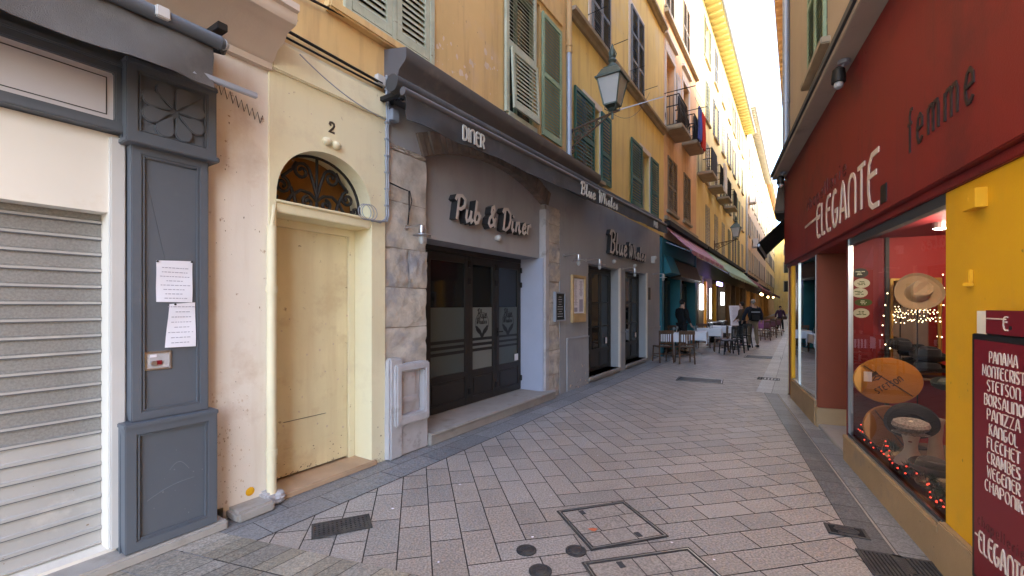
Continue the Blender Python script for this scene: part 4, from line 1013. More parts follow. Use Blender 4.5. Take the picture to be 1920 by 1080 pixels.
# ================================================================== LEFT SIDE farther on
B3 = Thing('apartment_building', 'orange rendered house with iron balconies over the teal restaurant', 'building', (17, -.2, 0), L)
doors = [(15.25, 1.15, 7.35, 9.75), (17.7, 1.05, 7.6, 9.85)]; low = [(15.55, 1.25, 4.70, 6.5), (17.9, 1.15, 4.75, 6.55)]; top = [(15.2, 1.1, 11.2, 13.0), (17.8, 1.1, 11.2, 13.0)]
m = MB(); m.wall(14.45, 19.8, 3.75, 17, -.28, .01, [(a-w/2, a+w/2, c, d) for a, w, c, d in doors+low+top]); B3.part('upper_wall', m, orange)
m = MB(); m.box(14.46, 19.79, -7, -2.2, 0, 16.9); B3.part('house_body', m, shopdark)
B3.part('roof', MB().prism([(-7,17),(.6,17),(.6,17.15),(-3,18),(-7,18)], 14.46, 19.8, 'a'), tanstone)
for a, w, c, d in low+top: window(B3, a, w, c, d, 'closed', brownsh, mids=(.45,), slat=.075)
B3.part('string_course', MB().box(14.5, 19.78, .0, .14, 10.95, 11.08), sillst)
B3.part('string_course', MB().box(14.5, 19.78, .0, .10, 4.34, 4.46), sillst)
for i, (a, w, c, d) in enumerate(doors):
    m = MB(); m.box(a-w/2-.14, a-w/2-.002, 0, .045, c, d+.02); m.box(a+w/2+.002, a+w/2+.14, 0, .045, c, d+.02); m.box(a-w/2-.14, a+w/2+.14, .0, .05, d+.02, d+.18)
    m.prism([(a-w/2-.2,d+.5),(a+w/2+.2,d+.5),(a+w/2+.2,d+.6),(a-w/2-.2,d+.6)], 0, .12, 'b'); m.box(a-w/2-.1, a+w/2+.1, 0, .03, d+.22, d+.48)
    sr = B3.part('door_surround', m, surround, bev=.01)
    B3.part('balcony_door', MB().box(a-w/2, a+w/2, -.27, -.2, c, d), ochre if i == 0 else greysh, sr)
    # bulging iron basket
    y0, y1, hw = .02, .44, .62
    sl = B3.part('balcony_slab', MB().box(a-hw-.1, a+hw+.1, 0, y1+.12, c-.16, c-.02), sillst, bev=.03)
    m = MB()
    def bar(xa, yb):
        ox, oy = (xa-a)/hw, yb
        return [(a+(xa-a)*k1, .02+(yb-.02)*k1, c+h) for h, k1 in ((.0,.95),(.15,1.12),(.35,1.16),(.6,1.0),(.95,.97))]
    n = 9
    for j in range(n+1): m.tube(bar(a-hw+2*hw*j/n, y1), .012, 5)
    for j in range(4):
        for s_ in (-1, 1): m.tube(bar(a+s_*hw, y1*(j+.3)/4), .012, 5)
    for h, k1 in ((.02,.95),(.6,1.0),(.95,.97)): m.tube([(a-hw*k1,.02,c+h),(a-hw*k1,y1*k1,c+h),(a+hw*k1,y1*k1,c+h),(a+hw*k1,.02,c+h)], .02, 6)
    for j in range(n):
        x = a-hw+2*hw*(j+.5)/n
        m.tube([(x+.05*cos(t), y1*1.13, c+.32+.09*sin(t)) for t in [2*pi*q/10 for q in range(11)]], .008, 5)
    B3.part('balcony_railing', m, iron, sl, smooth=True)
    m = MB(); m.sheet([[(a-hw*.96+2*hw*.96*j/8, y1*(.90 if v else .86), c+.05+.85*v) for j in range(9)] for v in (0, .5, 1)]); B3.part('balcony_screen', m, shopdark, sl, solid=.01)
m = MB(); m.tube([(14.5,.0,8.35),(14.5,.95,8.35)], .015, 5); m.tube([(16.6,0,8.5),(16.6,.95,8.5)], .015, 5); m.tube([(14.5,.9,8.35),(16.6,.9,8.5)], .004, 4); B3.part('drying_rail', m, iron)
def cloth(mt, label, a, w, c0, c1, b, cat='laundry'):
    m = MB(); k = 10
    m.sheet([[(a+w*j/k, b+.04*sin(j*2.1+i*.4), c1-(c1-c0)*i/6+.03*sin(j*1.7)*(i/6)) for j in range(k+1)] for i in range(7)])
    single('laundry', m, mt, label, cat, L, 'laundry hung out on the balconies', smooth=True, solid=.012)
cloth(bluecl, 'blue cloth hung over the iron balcony of the orange house', 16.75, .42, 7.5, 8.65, .64)
cloth(redcl, 'red cloth hung over the iron balcony beside the blue one', 17.22, .62, 7.35, 8.6, .66)
cloth(whitecl, 'grey white cloth hanging in the balcony doorway of the orange house', 15.1, .5, 8.2, 9.2, .25)
m = MB(); m.tube([(16.0,.65,8.66),(18.6,.65,8.62)], .006, 5); single('washing_line', m, iron, 'washing line along the second balcony carrying blue and red cloths', 'line', L)

def house(name, label, a0, a1, top, wallm, floors, pitch, first, shut, off=0.0, seed=1, w=1.0, h=1.85, eave=.65, eavem=None, groundh=3.6):
    T = Thing(name, label, 'building', ((a0+a1)/2, -.2, 0), L)
    rnd = random.Random(seed); holes = []; spec = []
    n = int((a1-a0-1.0)//pitch); st = a0+((a1-a0)-(n-1)*pitch)/2
    for fz in floors:
        for i in range(n):
            a = st+i*pitch; holes.append((a-w/2, a+w/2, fz, fz+h)); spec.append((a, fz))
    m = MB(); m.wall(a0, a1, groundh, top, -.28, off, holes); T.part('upper_wall', m, wallm)
    T.part('house_body', MB().box(a0+.01, a1-.01, -7, -2.0, 0, top-.1), shopdark)
    m = MB(); m.box(a0, a1, -2.1, eave, top+.10, top+.2)
    for i in range(int((a1-a0)/.55)): x = a0+.2+i*.55; m.box(x, x+.08, -.02, eave-.04, top-.02, top+.10)
    m.prism([(eave,top+.2),(eave,top+.28),(-3,top+1.3),(-7,top+.2)], a0, a1, 'a')
    rf = T.part('roof', m, eavem or tanstone)
    m = MB(); m.tube([(a0,eave+.05,top+.2),(a1,eave+.05,top+.2)], .07, 8); T.part('roof_gutter', m, zinc, rf)
    for a, fz in spec:
        r = rnd.random()
        window(T, a, w, fz, fz+h, 'closed' if r < .5 else 'open', rnd.choice(shut), mids=(.45,), slat=.13, bars=1)
    return T
B4 = house('apartment_building', 'pale yellow terrace with small iron balconies in the middle distance', 19.8, 40.9, 15.4, paleyel, (4.4, 7.3, 10.2, 13.0), 2.6, 0, [olivesh, greysh, palesh], 0.0, 3, eavem=eavepaint)
B5 = house('apartment_building', 'pinkish terrace beyond the tall drainpipe, farther down the lane', 40.9, 68, 17.6, pinkish, (4.6, 7.6, 10.6, 13.6), 3.0, 0, [palesh, greysh, palesh], .02, 5, w=1.1, eavem=eavegrey)
B6 = house('apartment_building', 'farthest pale yellow terrace on the left side of the lane', 68, 100, 18.2, paleyel, (4.6, 7.6, 10.6, 13.8), 3.4, 0, [palesh, greysh], 0, 6, w=1.1)
# small balconies on the pale terrace
for i, (a, mt, c) in enumerate(((20.7, awndark, 7.2), (23.3, whitecl, 7.2), (25.9, iron, 7.2), (28.5, iron, 7.2))):
    sl = B4.part('balcony_slab', MB().box(a-.75, a+.75, .0, .62, c-.1, c+.02), sillst, bev=.02)
    m = MB()
    for j in range(11): x = a-.7+.14*j; m.tube([(x,.56,c+.02),(x,.56,c+.95)], .012, 5)
    for s_ in (-.7, .7):
        for j in range(4): m.tube([(a+s_,.05+.15*j,c+.02),(a+s_,.05+.15*j,c+.95)], .012, 5)
    m.tube([(a-.7,.0,c+.95),(a-.7,.56,c+.95),(a+.7,.56,c+.95),(a+.7,.0,c+.95)], .018, 5)
    B4.part('balcony_railing', m, iron, sl)
    if i == 0: B4.part('balcony_screen', MB().box(a-.72, a+.72, .575, .585, c+.05, c+1.0), awndark, sl)
cloth(whitecl, 'white sheet draped over a small balcony of the pale yellow terrace', 22.9, .9, 7.0, 8.3, .66)
m = MB(); m.tube([(40.9,.09,3.6),(40.9,.09,17.4)], .075, 10); single('drainpipe', m, zinc, 'tall grey drainpipe between the pale yellow and the pinkish terrace', 'pipe', L, smooth=True)
lantern('street_lantern', 'smaller street lantern farther off, over the green awning', 24.6, 4.55, 1.0, 'street lanterns on brackets', stay=False)
# end of the lane: lit yellow house across it
E_ = Thing('apartment_building', 'sunlit deep yellow house closing the far end of the lane', 'building', (52, 78, 0), rz=-radians(38))
m = MB(); holes = [(x-.6, x+.6, z, z+2) for x in (-9, -6, -3, 0, 3, 6, 9) for z in (4, 7.4, 10.6)]
m.wall(-11, 11, 0, 14, -.3, 0, holes); m.v = [(x, -y, z) for x, y, z in m.v]; E_.part('wall', m, yellow)
m = MB(); m.box(-11, 11, .5, 6, 0, 13.8); E_.part('house_body', m, shopdark)
m = MB(); m.prism([(-.6,14),(-.6,14.2),(3,15.5),(6.5,14.2),(6.5,14)], -11.3, 11.3, 'a'); E_.part('roof', m, tanstone)
for a0_, a1_, z0_, z1_ in holes:
    fo = E_.part('window', MB().box(a0_, a0_+.1, .1, .2, z0_, z1_).box(a1_-.1, a1_, .1, .2, z0_, z1_).box(a0_+.1, a1_-.1, .1, .2, z1_-.1, z1_), palesh); E_.part('pane', MB().box(a0_+.05, a1_-.05, .2, .22, z0_, z1_-.05), panedark, fo)

# ================================================================== ground-floor restaurants
T = Thing('restaurant', 'teal painted restaurant front with dark open doorway under the mauve awning', 'shopfront', (17, 0, 0), L)
m = MB(); m.box(14.0, 14.28, -.4, .06, 0, 3.7); m.box(19.35, 19.6, -.4, .06, 0, 3.7); m.box(16.6, 16.85, -.4, .05, 0, 2.6); m.box(14.28, 19.35, -.35, .03, 3.2, 3.72); T.part('teal_pillars', m, teal, bev=.01)
m = MB(); m.prism([(-.05,2.55),(.28,2.62),(.05,3.2),(-.05,3.2)], 14.3, 15.55, 'a'); T.part('slanted_header', m, teal)
m = MB(); m.prism([(-.05,2.5),(.30,2.56),(.10,3.12),(-.05,3.12)], 15.6, 19.3, 'a'); T.part('sign_board', m, brownbd)
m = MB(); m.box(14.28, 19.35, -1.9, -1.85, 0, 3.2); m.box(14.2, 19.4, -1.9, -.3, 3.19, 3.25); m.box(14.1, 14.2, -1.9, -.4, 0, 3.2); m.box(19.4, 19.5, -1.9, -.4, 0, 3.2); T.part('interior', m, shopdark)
for i in range(5):
    x0 = 15.7+i*.7
    if i == 1: continue
    m = MB(); panel(m, x0, x0+.68, .06, 2.45, -.25, .09, .03); T.part('door_leaf', m, tealdk, bev=.006)
def awning(name, label, mt, a0, a1, c1, c0, reach, drop=.18, stripe=None, n=24, group=None):
    T = Thing(name, label, 'awning', ((a0+a1)/2, 0, c0-drop), L, group)
    m = MB(); m2 = MB()
    for i in range(n):
        x0, x1 = a0+(a1-a0)*i/n, a0+(a1-a0)*(i+1)/n
        t = m2 if (stripe and i % 4 == 3) else m
        sag = lambda k: -.05*sin(pi*k)
        ks = [0, .25, .5, .75, 1]
        for k0, k1 in zip(ks, ks[1:]):
            t.hexa([(x0,.03+reach*k0,c1+(c0-c1)*k0+sag(k0)),(x1,.03+reach*k0,c1+(c0-c1)*k0+sag(k0)),(x1,.03+reach*k1,c1+(c0-c1)*k1+sag(k1)),(x0,.03+reach*k1,c1+(c0-c1)*k1+sag(k1)),
                    (x0,.03+reach*k0,c1+(c0-c1)*k0+sag(k0)+.012),(x1,.03+reach*k0,c1+(c0-c1)*k0+sag(k0)+.012),(x1,.03+reach*k1,c1+(c0-c1)*k1+sag(k1)+.012),(x0,.03+reach*k1,c1+(c0-c1)*k1+sag(k1)+.012)])
        d = drop+.03*(i % 2)
        t.box(x0, x1, .035+reach, .045+reach, c0-d, c0+.01)
    T.part('awning_cloth', m, mt)
    if stripe: T.part('pale_stripe', m2, stripe)
    m = MB(); m.tube([(a0,reach+.02,c0),(a1,reach+.02,c0)], .025, 8)
    for x in (a0+.15, a1-.15): m.tube([(x,.03,c1-.5),(x,reach*.95,c0-.02)], .018, 6)
    T.part('awning_bar', m, zinc)
    m = MB(); m.box(a0, a1, .0, .2, c1-.0, c1+.16); T.part('awning_box', m, awndark)
    return T
awning('shop_awning', 'mauve awning with pale stripes over the teal restaurant', mauve, 14.5, 21.5, 4.12, 3.30, .80, .10, mauvepale)
awning('shop_awning', 'long pale green awning over the restaurant with violet neon', greenaw, 21.8, 38.5, 4.12, 3.05, 1.0, .12)
awning('shop_awning', 'dark red awning farther down the lane past the green one', redaw, 39.5, 52, 4.0, 2.85, 1.2, .25)
awning('shop_awning', 'farthest dark red awning near the lit yellow house', redaw, 54, 75, 3.7, 2.8, 1.4, .25)
# lit restaurant front
T = Thing('restaurant', 'restaurant front with violet neon sign, white neon tubes and yellow posts under the green awning', 'shopfront', (25, 0, 0), L)
m = MB(); m.box(19.8, 40.9, -.4, 0, 2.9, 3.62); T.part('front_header', m, brownbd)
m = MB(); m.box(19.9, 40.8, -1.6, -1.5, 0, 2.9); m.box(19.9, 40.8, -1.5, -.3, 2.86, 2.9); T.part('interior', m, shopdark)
m = MB()
for x in (20.0, 21.2, 23.6, 26.0, 28.5, 31, 33.5, 36, 38.5, 40.5): T.part('front_post', MB().box(x, x+.28, -.35, .02, 0, 2.9), brownsh)
T.part('yellow_post', MB().box(22.2, 22.5, -.3, .0, 0, 2.7), egg); T.part('yellow_post', MB().box(25.2, 25.4, -.3, .0, 0, 2.7), egg)
for q in ((21.5, 22.1, -.3, -.05, .3, 2.5), (29, 30.6, -.6, -.5, .8, 2.4), (34, 35.6, -.6, -.5, .6, 2.4)): T.part('lit_window', MB().box(*q), warmlit)
def tuberect(x0, x1, z0, z1, r=.022):
    m = MB(); m.box(x0, x1, .05, .05+2*r, z0, z0+2*r); m.box(x0, x1, .05, .05+2*r, z1-2*r, z1); m.box(x0, x0+2*r, .05, .05+2*r, z0+2*r, z1-2*r); m.box(x1-2*r, x1, .05, .05+2*r, z0+2*r, z1-2*r); T.part('neon_tube', m, neonw)
tuberect(20.4, 21.0, 1.4, 2.5); T.part('neon_tube', MB().tube([(23.0,.08,.95),(23.0,.08,2.4)], .035, 6), neonw); tuberect(26.6, 27.6, 1.6, 2.3)
m = MB(); m.box(21.9, 23.3, .5, .56, 2.50, 2.66); T.part('neon_sign', m, neonv)
T = Thing('restaurant', 'dim warm-lit restaurant fronts under the dark red awnings', 'shopfront', (58, 0, 0), L)
m = MB(); m.box(41, 100, -.4, 0, 2.8, 4.5); T.part('front_header', m, brownbd)
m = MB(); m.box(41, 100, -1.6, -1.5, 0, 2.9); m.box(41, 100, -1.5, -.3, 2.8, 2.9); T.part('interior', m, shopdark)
m = MB(); x = 41.2
while x < 98: T.part('front_post', MB().box(x, x+.5, -.35, .02, 0, 2.8), ochre); x += 3.2
m = MB(); x = 43
while x < 98: T.part('lit_window', MB().box(x, x+1.3, -.7, -.6, .5, 2.5), warmlit); x += 6.4
for k, (a, b, c, lab) in enumerate(((39.5, 1.2, 2.45, 'warm hanging lamp under the near end of the first dark red awning'), (44, 1.0, 2.5, 'warm hanging lamp under the middle of the first dark red awning'), (51, 1.1, 2.4, 'warm hanging lamp at the far end of the first dark red awning'), (60, 1.2, 2.5, 'warm hanging lamp under the farthest dark red awning'))):
    T = Thing('hanging_lamp', lab, 'lamp', (a, b, c), L, 'warm lamps under the awnings')
    T.part('bulb', MB().ball((a,b,c), .10, 10, 7), bulb, smooth=True); T.part('lamp_cord', MB().tube([(a,b,c+.08),(a,b,c+.5)], .01, 5), iron)

# ================================================================== tables, chairs, board
def chair(label, wood, slats=6, group='chairs at the restaurant tables'):
    T = Thing('restaurant_chair', label, 'chair', (0, 0, 0), None, group)
    m = MB(); m.box(-.21, .21, -.20, .21, .43, .465); T.part('seat', m, wood, bev=.01)
    for x in (-.19, .19):
        T.part('leg', MB().tube([(x,.19,.44),(x*1.08,.22,0)], .019, 6), wood)
        T.part('leg', MB().tube([(x,-.19,.88),(x,-.185,.44),(x*1.05,-.24,0)], .02, 6), wood)
    m = MB(); m.box(-.21, .21, -.215, -.185, .80, .90); m.box(-.18, .18, -.205, -.18, .52, .56)
    for i in range(slats): x = -.155+.31*i/(slats-1); m.box(x-.012, x+.012, -.203, -.187, .56, .80)
    T.part('backrest', m, wood, bev=.004)
    m = MB(); m.tube([(-.195,.2,.22),(.195,.2,.22)], .011, 5); m.tube([(-.2,-.21,.25),(.2,-.21,.25)], .011, 5)
    for x in (-.2, .2): m.tube([(x,.2,.18),(x,-.21,.18)], .011, 5)
    T.part('stretcher', m, wood)
    return T.root
def linen_table(label, cl, group, w=.72, d=.72):
    T = Thing('restaurant_table', label, 'table', (0, 0, 0), None, group)
    m = MB(); m.box(-w/2, w/2, -d/2, d/2, .71, .735); T.part('tabletop', m, woodlt)
    m = MB(); m.tube([(0,0,.03),(0,0,.71)], .03, 8); T.part('leg', m, tablesteel)
    m = MB()
    for t in range(4): q = pi/4+pi/2*t; m.tube([(0,0,.08),(.33*cos(q),.33*sin(q),.015)], .018, 6)
    T.part('foot', m, tablesteel)
    return T.root
def tablecloth(label, cl, group, w=.80, d=.80, drop=.26, tip=.42):
    m = MB(); n = 24; rows = []
    for i in range(n+1):
        row = []
        for j in range(n+1):
            u, v = -1+2*i/n, -1+2*j/n
            ex, ey = abs(u), abs(v); x, y, z = u, v, .742
            lim = .66
            fx, fy = max(0, ex-lim), max(0, ey-lim)
            X = (min(ex, lim)/lim*w/2)*(1 if u > 0 else -1); Y = (min(ey, lim)/lim*d/2)*(1 if v > 0 else -1)
            L1 = (fx+fy)/(1-lim)*drop if fx*fy == 0 else max(fx, fy)/(1-lim)*drop+min(fx, fy)/(1-lim)*(tip-drop)
            wob = .018*sin(j*1.9+i*.7)*(L1/drop)
            X += (1 if u > 0 else -1)*(.012+.05*L1)*(fx > 0)+wob*(fx > 0); Y += (1 if v > 0 else -1)*(.012+.05*L1)*(fy > 0)+wob*(fy > 0)
            row.append((X, Y, .742-L1))
        rows.append(row)
    m.sheet(rows)
    return single('tablecloth', m, cl, label, 'tablecloth', None, group, at=(0,0,0), smooth=True, solid=.004)
def wineglass(label, group):
    m = MB(); m.lathe([(.032,0),(.03,.005),(.006,.01),(.005,.08),(.03,.11),(.036,.15),(.03,.18)], (0,0,0), 10)
    return single('wine_glass', m, frostpale, label, 'glass', None, group, at=(0,0,0), smooth=True)
def menu_holder(label): pass
ang = L.rz
def put(o, a, b, rz, label, z=0): p = L.w(a, b, z); return dup(o, p, rz, label)
CH = chair('', woodchair); CB = chair('', blackchair, 5)
TB = linen_table('', clothw, 'white linen restaurant tables'); TC = tablecloth('', clothw, 'white linen tablecloths'); TP = linen_table('', clothp, 'purple linen restaurant tables'); PC = tablecloth('', clothp, 'purple linen tablecloths'); WG = wineglass('', 'wine glasses on the tables')
protos = [CH, CB, TB, TC, TP, PC, WG]
# chairs: (place, turn) in lane coordinates; turn 0 faces along the lane
def seat(px, py, rz, lab, o=None):
    g = ground(px, py); return dup(o or CH, g, rz, lab)
tspots = [((1263,668), 'nearest white linen table, between two slat-back chairs', 'white cloth on the nearest restaurant table'),
          ((1300,664), 'second white linen table from the grey front', 'white cloth on the second restaurant table'),
          ((1330,653), 'third white linen table, with a bare steel foot towards the lane', 'white cloth on the third restaurant table'),
          ((1352,645), 'fourth white linen table beside the black planter', 'white cloth on the fourth restaurant table')]
for i, ((px, py), lab, cl) in enumerate(tspots):
    g = ground(px, py); dup(TB, g, ang+.1, lab+', outside the teal restaurant'); dup(TC, g, ang+.1, cl+' outside the teal restaurant')
    d = Vector((cos(ang), sin(ang), 0))
    for k, (dx, lab2) in enumerate(((-.12, 'left'), (.14, 'right'))):
        dup(WG, g+d*dx+Vector((.06*k,.05*k-.1,.745)), 0, f'upturned wine glass on the {lab2} of the ' + ('nearest', 'second', 'third', 'fourth')[i] + ' white linen table')
seat(1243, 679, 0.12, 'dark wooden slat-back chair at the near left end of the first white table'); seat(1284, 681, -.1, 'dark wooden slat-back chair with its back to the viewer, at the second white table')
seat(1268, 660, pi+.1, 'dark wooden chair facing the viewer behind the first white table'); seat(1352, 659, 1.2, 'dark wooden chair turned sideways at the third white table')
seat(1318, 652, pi-.2, 'dark wooden chair facing the viewer behind the second white table')
for k, (px, py, rz) in enumerate(((1366, 664, 1.5), (1377, 661, 1.5), (1386, 656, 1.4), (1394, 651, 1.5))):
    seat(px, py, rz, ('nearest', 'second', 'third', 'farthest')[k]+' black chair of the row beside the man with the backpack', CB)
for k, (px, py) in enumerate(((1424, 634), (1436, 629), (1447, 625))):
    g = ground(px, py); dup(TP, g, ang, ('nearest', 'middle', 'farthest')[k]+' purple linen table past the man with the backpack'); dup(PC, g, ang, ('nearest', 'middle', 'farthest')[k]+' purple cloth draped on a table past the man with the backpack')
    seat(px+6, py+4, 1.6, ('nearest', 'middle', 'farthest')[k]+' dark chair at the purple tables', CH)
for o in protos:
    for x in [o]+list(o.children_recursive): bpy.data.objects.remove(x)
T = Thing('planter_box', 'long low black planter barrier between the white tables and the menu easel', 'planter', (22.2, .5, 0), L)
m = MB(); m.box(20.4, 24.0, .35, .65, 0, .80); T.part('box', m, awndark, bev=.015); m = MB(); m.wall(20.35, 24.05, .78, .84, .32, .68, []); T.part('rim', m, blackchair)
g = ground(1381, 644)
T = Thing('menu_easel', 'tall white menu board on an easel in front of the neon restaurant', 'menu board', g, None, rz=.25)
m = MB(); m.hexa([(-.26,-.02,.75),(.26,-.02,.75),(.26,.02,.75),(-.26,.02,.75),(-.26,.10,1.58),(.26,.10,1.58),(.26,.14,1.58),(-.26,.14,1.58)]); T.part('board', m, paper)
m = MB(); m.tube([(-.22,-.05,0),(-.2,.15,1.62)], .02, 6); m.tube([(.22,-.05,0),(.2,.15,1.62)], .02, 6); m.tube([(0,.5,0),(0,.15,1.5)], .02, 6); T.part('easel_leg', m, woodchair)
m = MB(); rr = random.Random(2)
for i in range(13):
    z = .85+i*.052; y = -.024+.12*(z-.75)/.83; w_ = rr.uniform(.1, .2); m.box(-w_, w_, y-.002, y, z, z+.014)
T.part('print', m, ink)

for k, (a, c, lab) in enumerate(((43.5, 10.4, 'white air conditioner box high on the pinkish terrace, the nearer one'), (47, 7.0, 'white air conditioner box on the pinkish terrace, lower and farther'))):
    T = Thing('air_conditioner', lab, 'air conditioner', (a, .3, c), L, 'air conditioners on the pinkish terrace')
    T.part('casing', MB().box(a-.5, a+.5, .12, .55, c, c+.75), whitejamb, bev=.02); T.part('fan_grille', MB().lathe([(.28,.55),(.28,.565),(.05,.57)], (a-.12,0,c+.37), 18, 'b'), greysh); T.part('wall_bracket', MB().box(a-.4, a-.34, .0, .5, c-.05, c).box(a+.34, a+.4, .0, .5, c-.05, c), zinc)
# ================================================================== RIGHT SIDE: hat shop
H = Thing('hat_shop_building', 'beige house over the red and yellow hat shop at right', 'building', (5, -.3, 0), R)
wu = [(6.92, .98, 4.78, 6.7), (4.0, .98, 4.78, 6.7), (6.92, .98, 7.9, 9.8), (4.0, .98, 7.9, 9.8)]
m = MB(); m.wall(-3, 9.3, 4.02, 13, -.3, 0, [(a-w/2, a+w/2, c, d) for a, w, c, d in wu]); H.part('upper_wall', m, beige)
for a, w, c, d in wu: window(H, a, w, c, d, 'closed', greensh, mids=(.5,), slat=.06)
m = MB(); m.box(-3, 9.3, -6, -1.6, 0, 12.9); H.part('house_body', m, shopdark)
H.part('roof', MB().prism([(-6,13),(.5,13),(.5,13.15),(-3,14),(-6,14)], -3.1, 9.35, 'a'), tanstone)
m = MB(); m.box(-3, 9.42, -.2, .25, 3.90, 4.0); m.prism([(-.2,4.0),(.25,4.0),(.10,4.06),(-.2,4.06)], -3, 9.42, 'a'); H.part('ledge', m, soffit, bev=.008)
m = MB(); m.box(-3, 9.44, .25, .275, 3.955, 4.015); H.part('ledge_edging', m, thinline)
m = MB(); m.box(-3, 9.40, -.3, .06, 2.33, 3.898); m.box(-3, 9.40, -.34, .02, 2.27, 2.331); fas = H.part('fascia', m, redfas, bev=.006)
# fascia lettering (reads towards the camera)
m = MB(); e0 = L_ = None
sq0 = R.at(1527, 420, .06); sq1 = R.at(1650, 300, .06)
def rt(m, s, a0, c0, h, w, width, b0=.06, b1=.066, font=DECO, gap=.25, rise=0): text(m, s, font, a0, c0, h, w, b0, b1, dirn=-1, width=width, gap=gap, rise=rise)
rt(m, 'ELEGANT', 6.67, 2.45, .38, .042, 1.92, gap=.3)
rt(m, 'E', 4.66, 2.41, .43, .045, .26)
m.strip([(7.43,2.70),(6.50,2.70)], .032, .06, .0665)
H.part('shop_name_lettering', m, whitelet, fas)
m = MB(); rt(m, 'femme', 3.83, 2.645, .26, .02, .82, gap=.5); H.part('department_lettering', m, blacklet, fas)
m = MB()
for a in (2.4, 4.84, 7.28): m.box(a, a+.006, .058, .0605, 2.335, 3.893)
H.part('fascia_seam', m, blackfr, fas)
m = MB(); m.box(4.23, 4.35, .06, .068, 2.39, 2.53); H.part('square_dot', m, blackfr, fas)
m = MB(); rt(m, 'chapellerie', 7.3, 2.90, .15, .018, 1.95, gap=.5); H.part('faded_lettering', m, fadelet, fas)
# yellow pillar and its foot
m = MB(); m.wall(-3, 3.475, .30, 2.27, -1.5, 0, []); H.part('yellow_wall', m, egg, bev=.004)
m = MB(); m.box(-3, 3.49, -1.5, .035, 0, .30); H.part('stone_foot', m, beigestone, bev=.008)
m = MB(); m.box(3.49, 5.60, -.04, .03, 0, .245); m.box(3.49, 5.6, -.55, .035, .22, .262); H.part('window_plinth', m, beigestone, bev=.006)
# big display window
ws0, ws1, wc0, wc1 = 3.478, 5.50, .285, 2.21
dep = -1.3
H.part('display_back_wall', MB().box(3.3, 5.58, dep-.06, dep, .26, 2.3), redback)
H.part('display_end_wall', MB().box(5.505, 5.58, dep, -.30, .26, 2.3), redback)
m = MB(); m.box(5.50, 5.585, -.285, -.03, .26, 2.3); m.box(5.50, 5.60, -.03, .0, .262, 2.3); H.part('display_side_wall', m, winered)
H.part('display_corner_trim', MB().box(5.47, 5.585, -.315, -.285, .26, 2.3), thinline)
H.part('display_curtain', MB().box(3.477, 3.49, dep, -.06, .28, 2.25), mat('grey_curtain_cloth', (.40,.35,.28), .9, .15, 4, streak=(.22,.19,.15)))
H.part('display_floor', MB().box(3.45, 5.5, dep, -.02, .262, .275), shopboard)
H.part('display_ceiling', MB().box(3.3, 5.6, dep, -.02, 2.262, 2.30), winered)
m = MB(); m.box(5.478, 5.50, -.03, .012, .262, 2.27); m.box(3.478, 5.478, -.03, .012, .262, .285); wf = H.part('display_window', m, silver, bev=.003)
H.part('window_head', MB().box(3.478, 5.6, -.06, .0, 2.20, 2.27), thinline, wf)
H.part('pane', MB().add([(3.478,-.008,.285),(5.478,-.008,.285),(5.478,-.008,2.2),(3.478,-.008,2.2)], [(0,1,2,3)]), shopglass, wf)
H.part('lower_seal', MB().box(3.478, 5.478, .012, .016, .285, .31), thinline, wf)
# entrance recess and red pilaster
m = MB(); m.box(6.93, 7.02, -.40, .005, .26, 2.27); H.part('red_pilaster', m, brickred, bev=.006)
m = MB(); m.box(6.91, 7.04, -.40, .02, 0, .258); H.part('pilaster_foot', m, beigestone, bev=.008)
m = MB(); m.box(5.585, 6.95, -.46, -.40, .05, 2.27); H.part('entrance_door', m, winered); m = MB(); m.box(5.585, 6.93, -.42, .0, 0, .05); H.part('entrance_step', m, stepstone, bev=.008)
m = MB(); m.box(5.60, 5.66, -.40, -.05, .05, 2.27); H.part('entrance_side_post', m, thinline)
# small display window by the corner
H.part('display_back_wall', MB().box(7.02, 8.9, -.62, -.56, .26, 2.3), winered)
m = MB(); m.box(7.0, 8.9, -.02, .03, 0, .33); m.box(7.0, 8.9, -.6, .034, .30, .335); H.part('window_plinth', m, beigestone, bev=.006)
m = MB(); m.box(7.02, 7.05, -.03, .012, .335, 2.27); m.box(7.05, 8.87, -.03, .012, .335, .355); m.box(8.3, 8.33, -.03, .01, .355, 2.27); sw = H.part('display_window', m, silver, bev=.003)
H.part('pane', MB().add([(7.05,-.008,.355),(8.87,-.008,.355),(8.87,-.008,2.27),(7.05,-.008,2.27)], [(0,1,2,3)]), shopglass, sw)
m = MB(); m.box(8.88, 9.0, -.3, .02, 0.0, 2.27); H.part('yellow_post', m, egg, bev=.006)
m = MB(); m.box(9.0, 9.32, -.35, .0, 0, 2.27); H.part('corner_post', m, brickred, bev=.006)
m = MB(); m.box(7.02, 8.9, -.56, -.02, 2.262, 2.30); H.part('display_ceiling', m, winered)
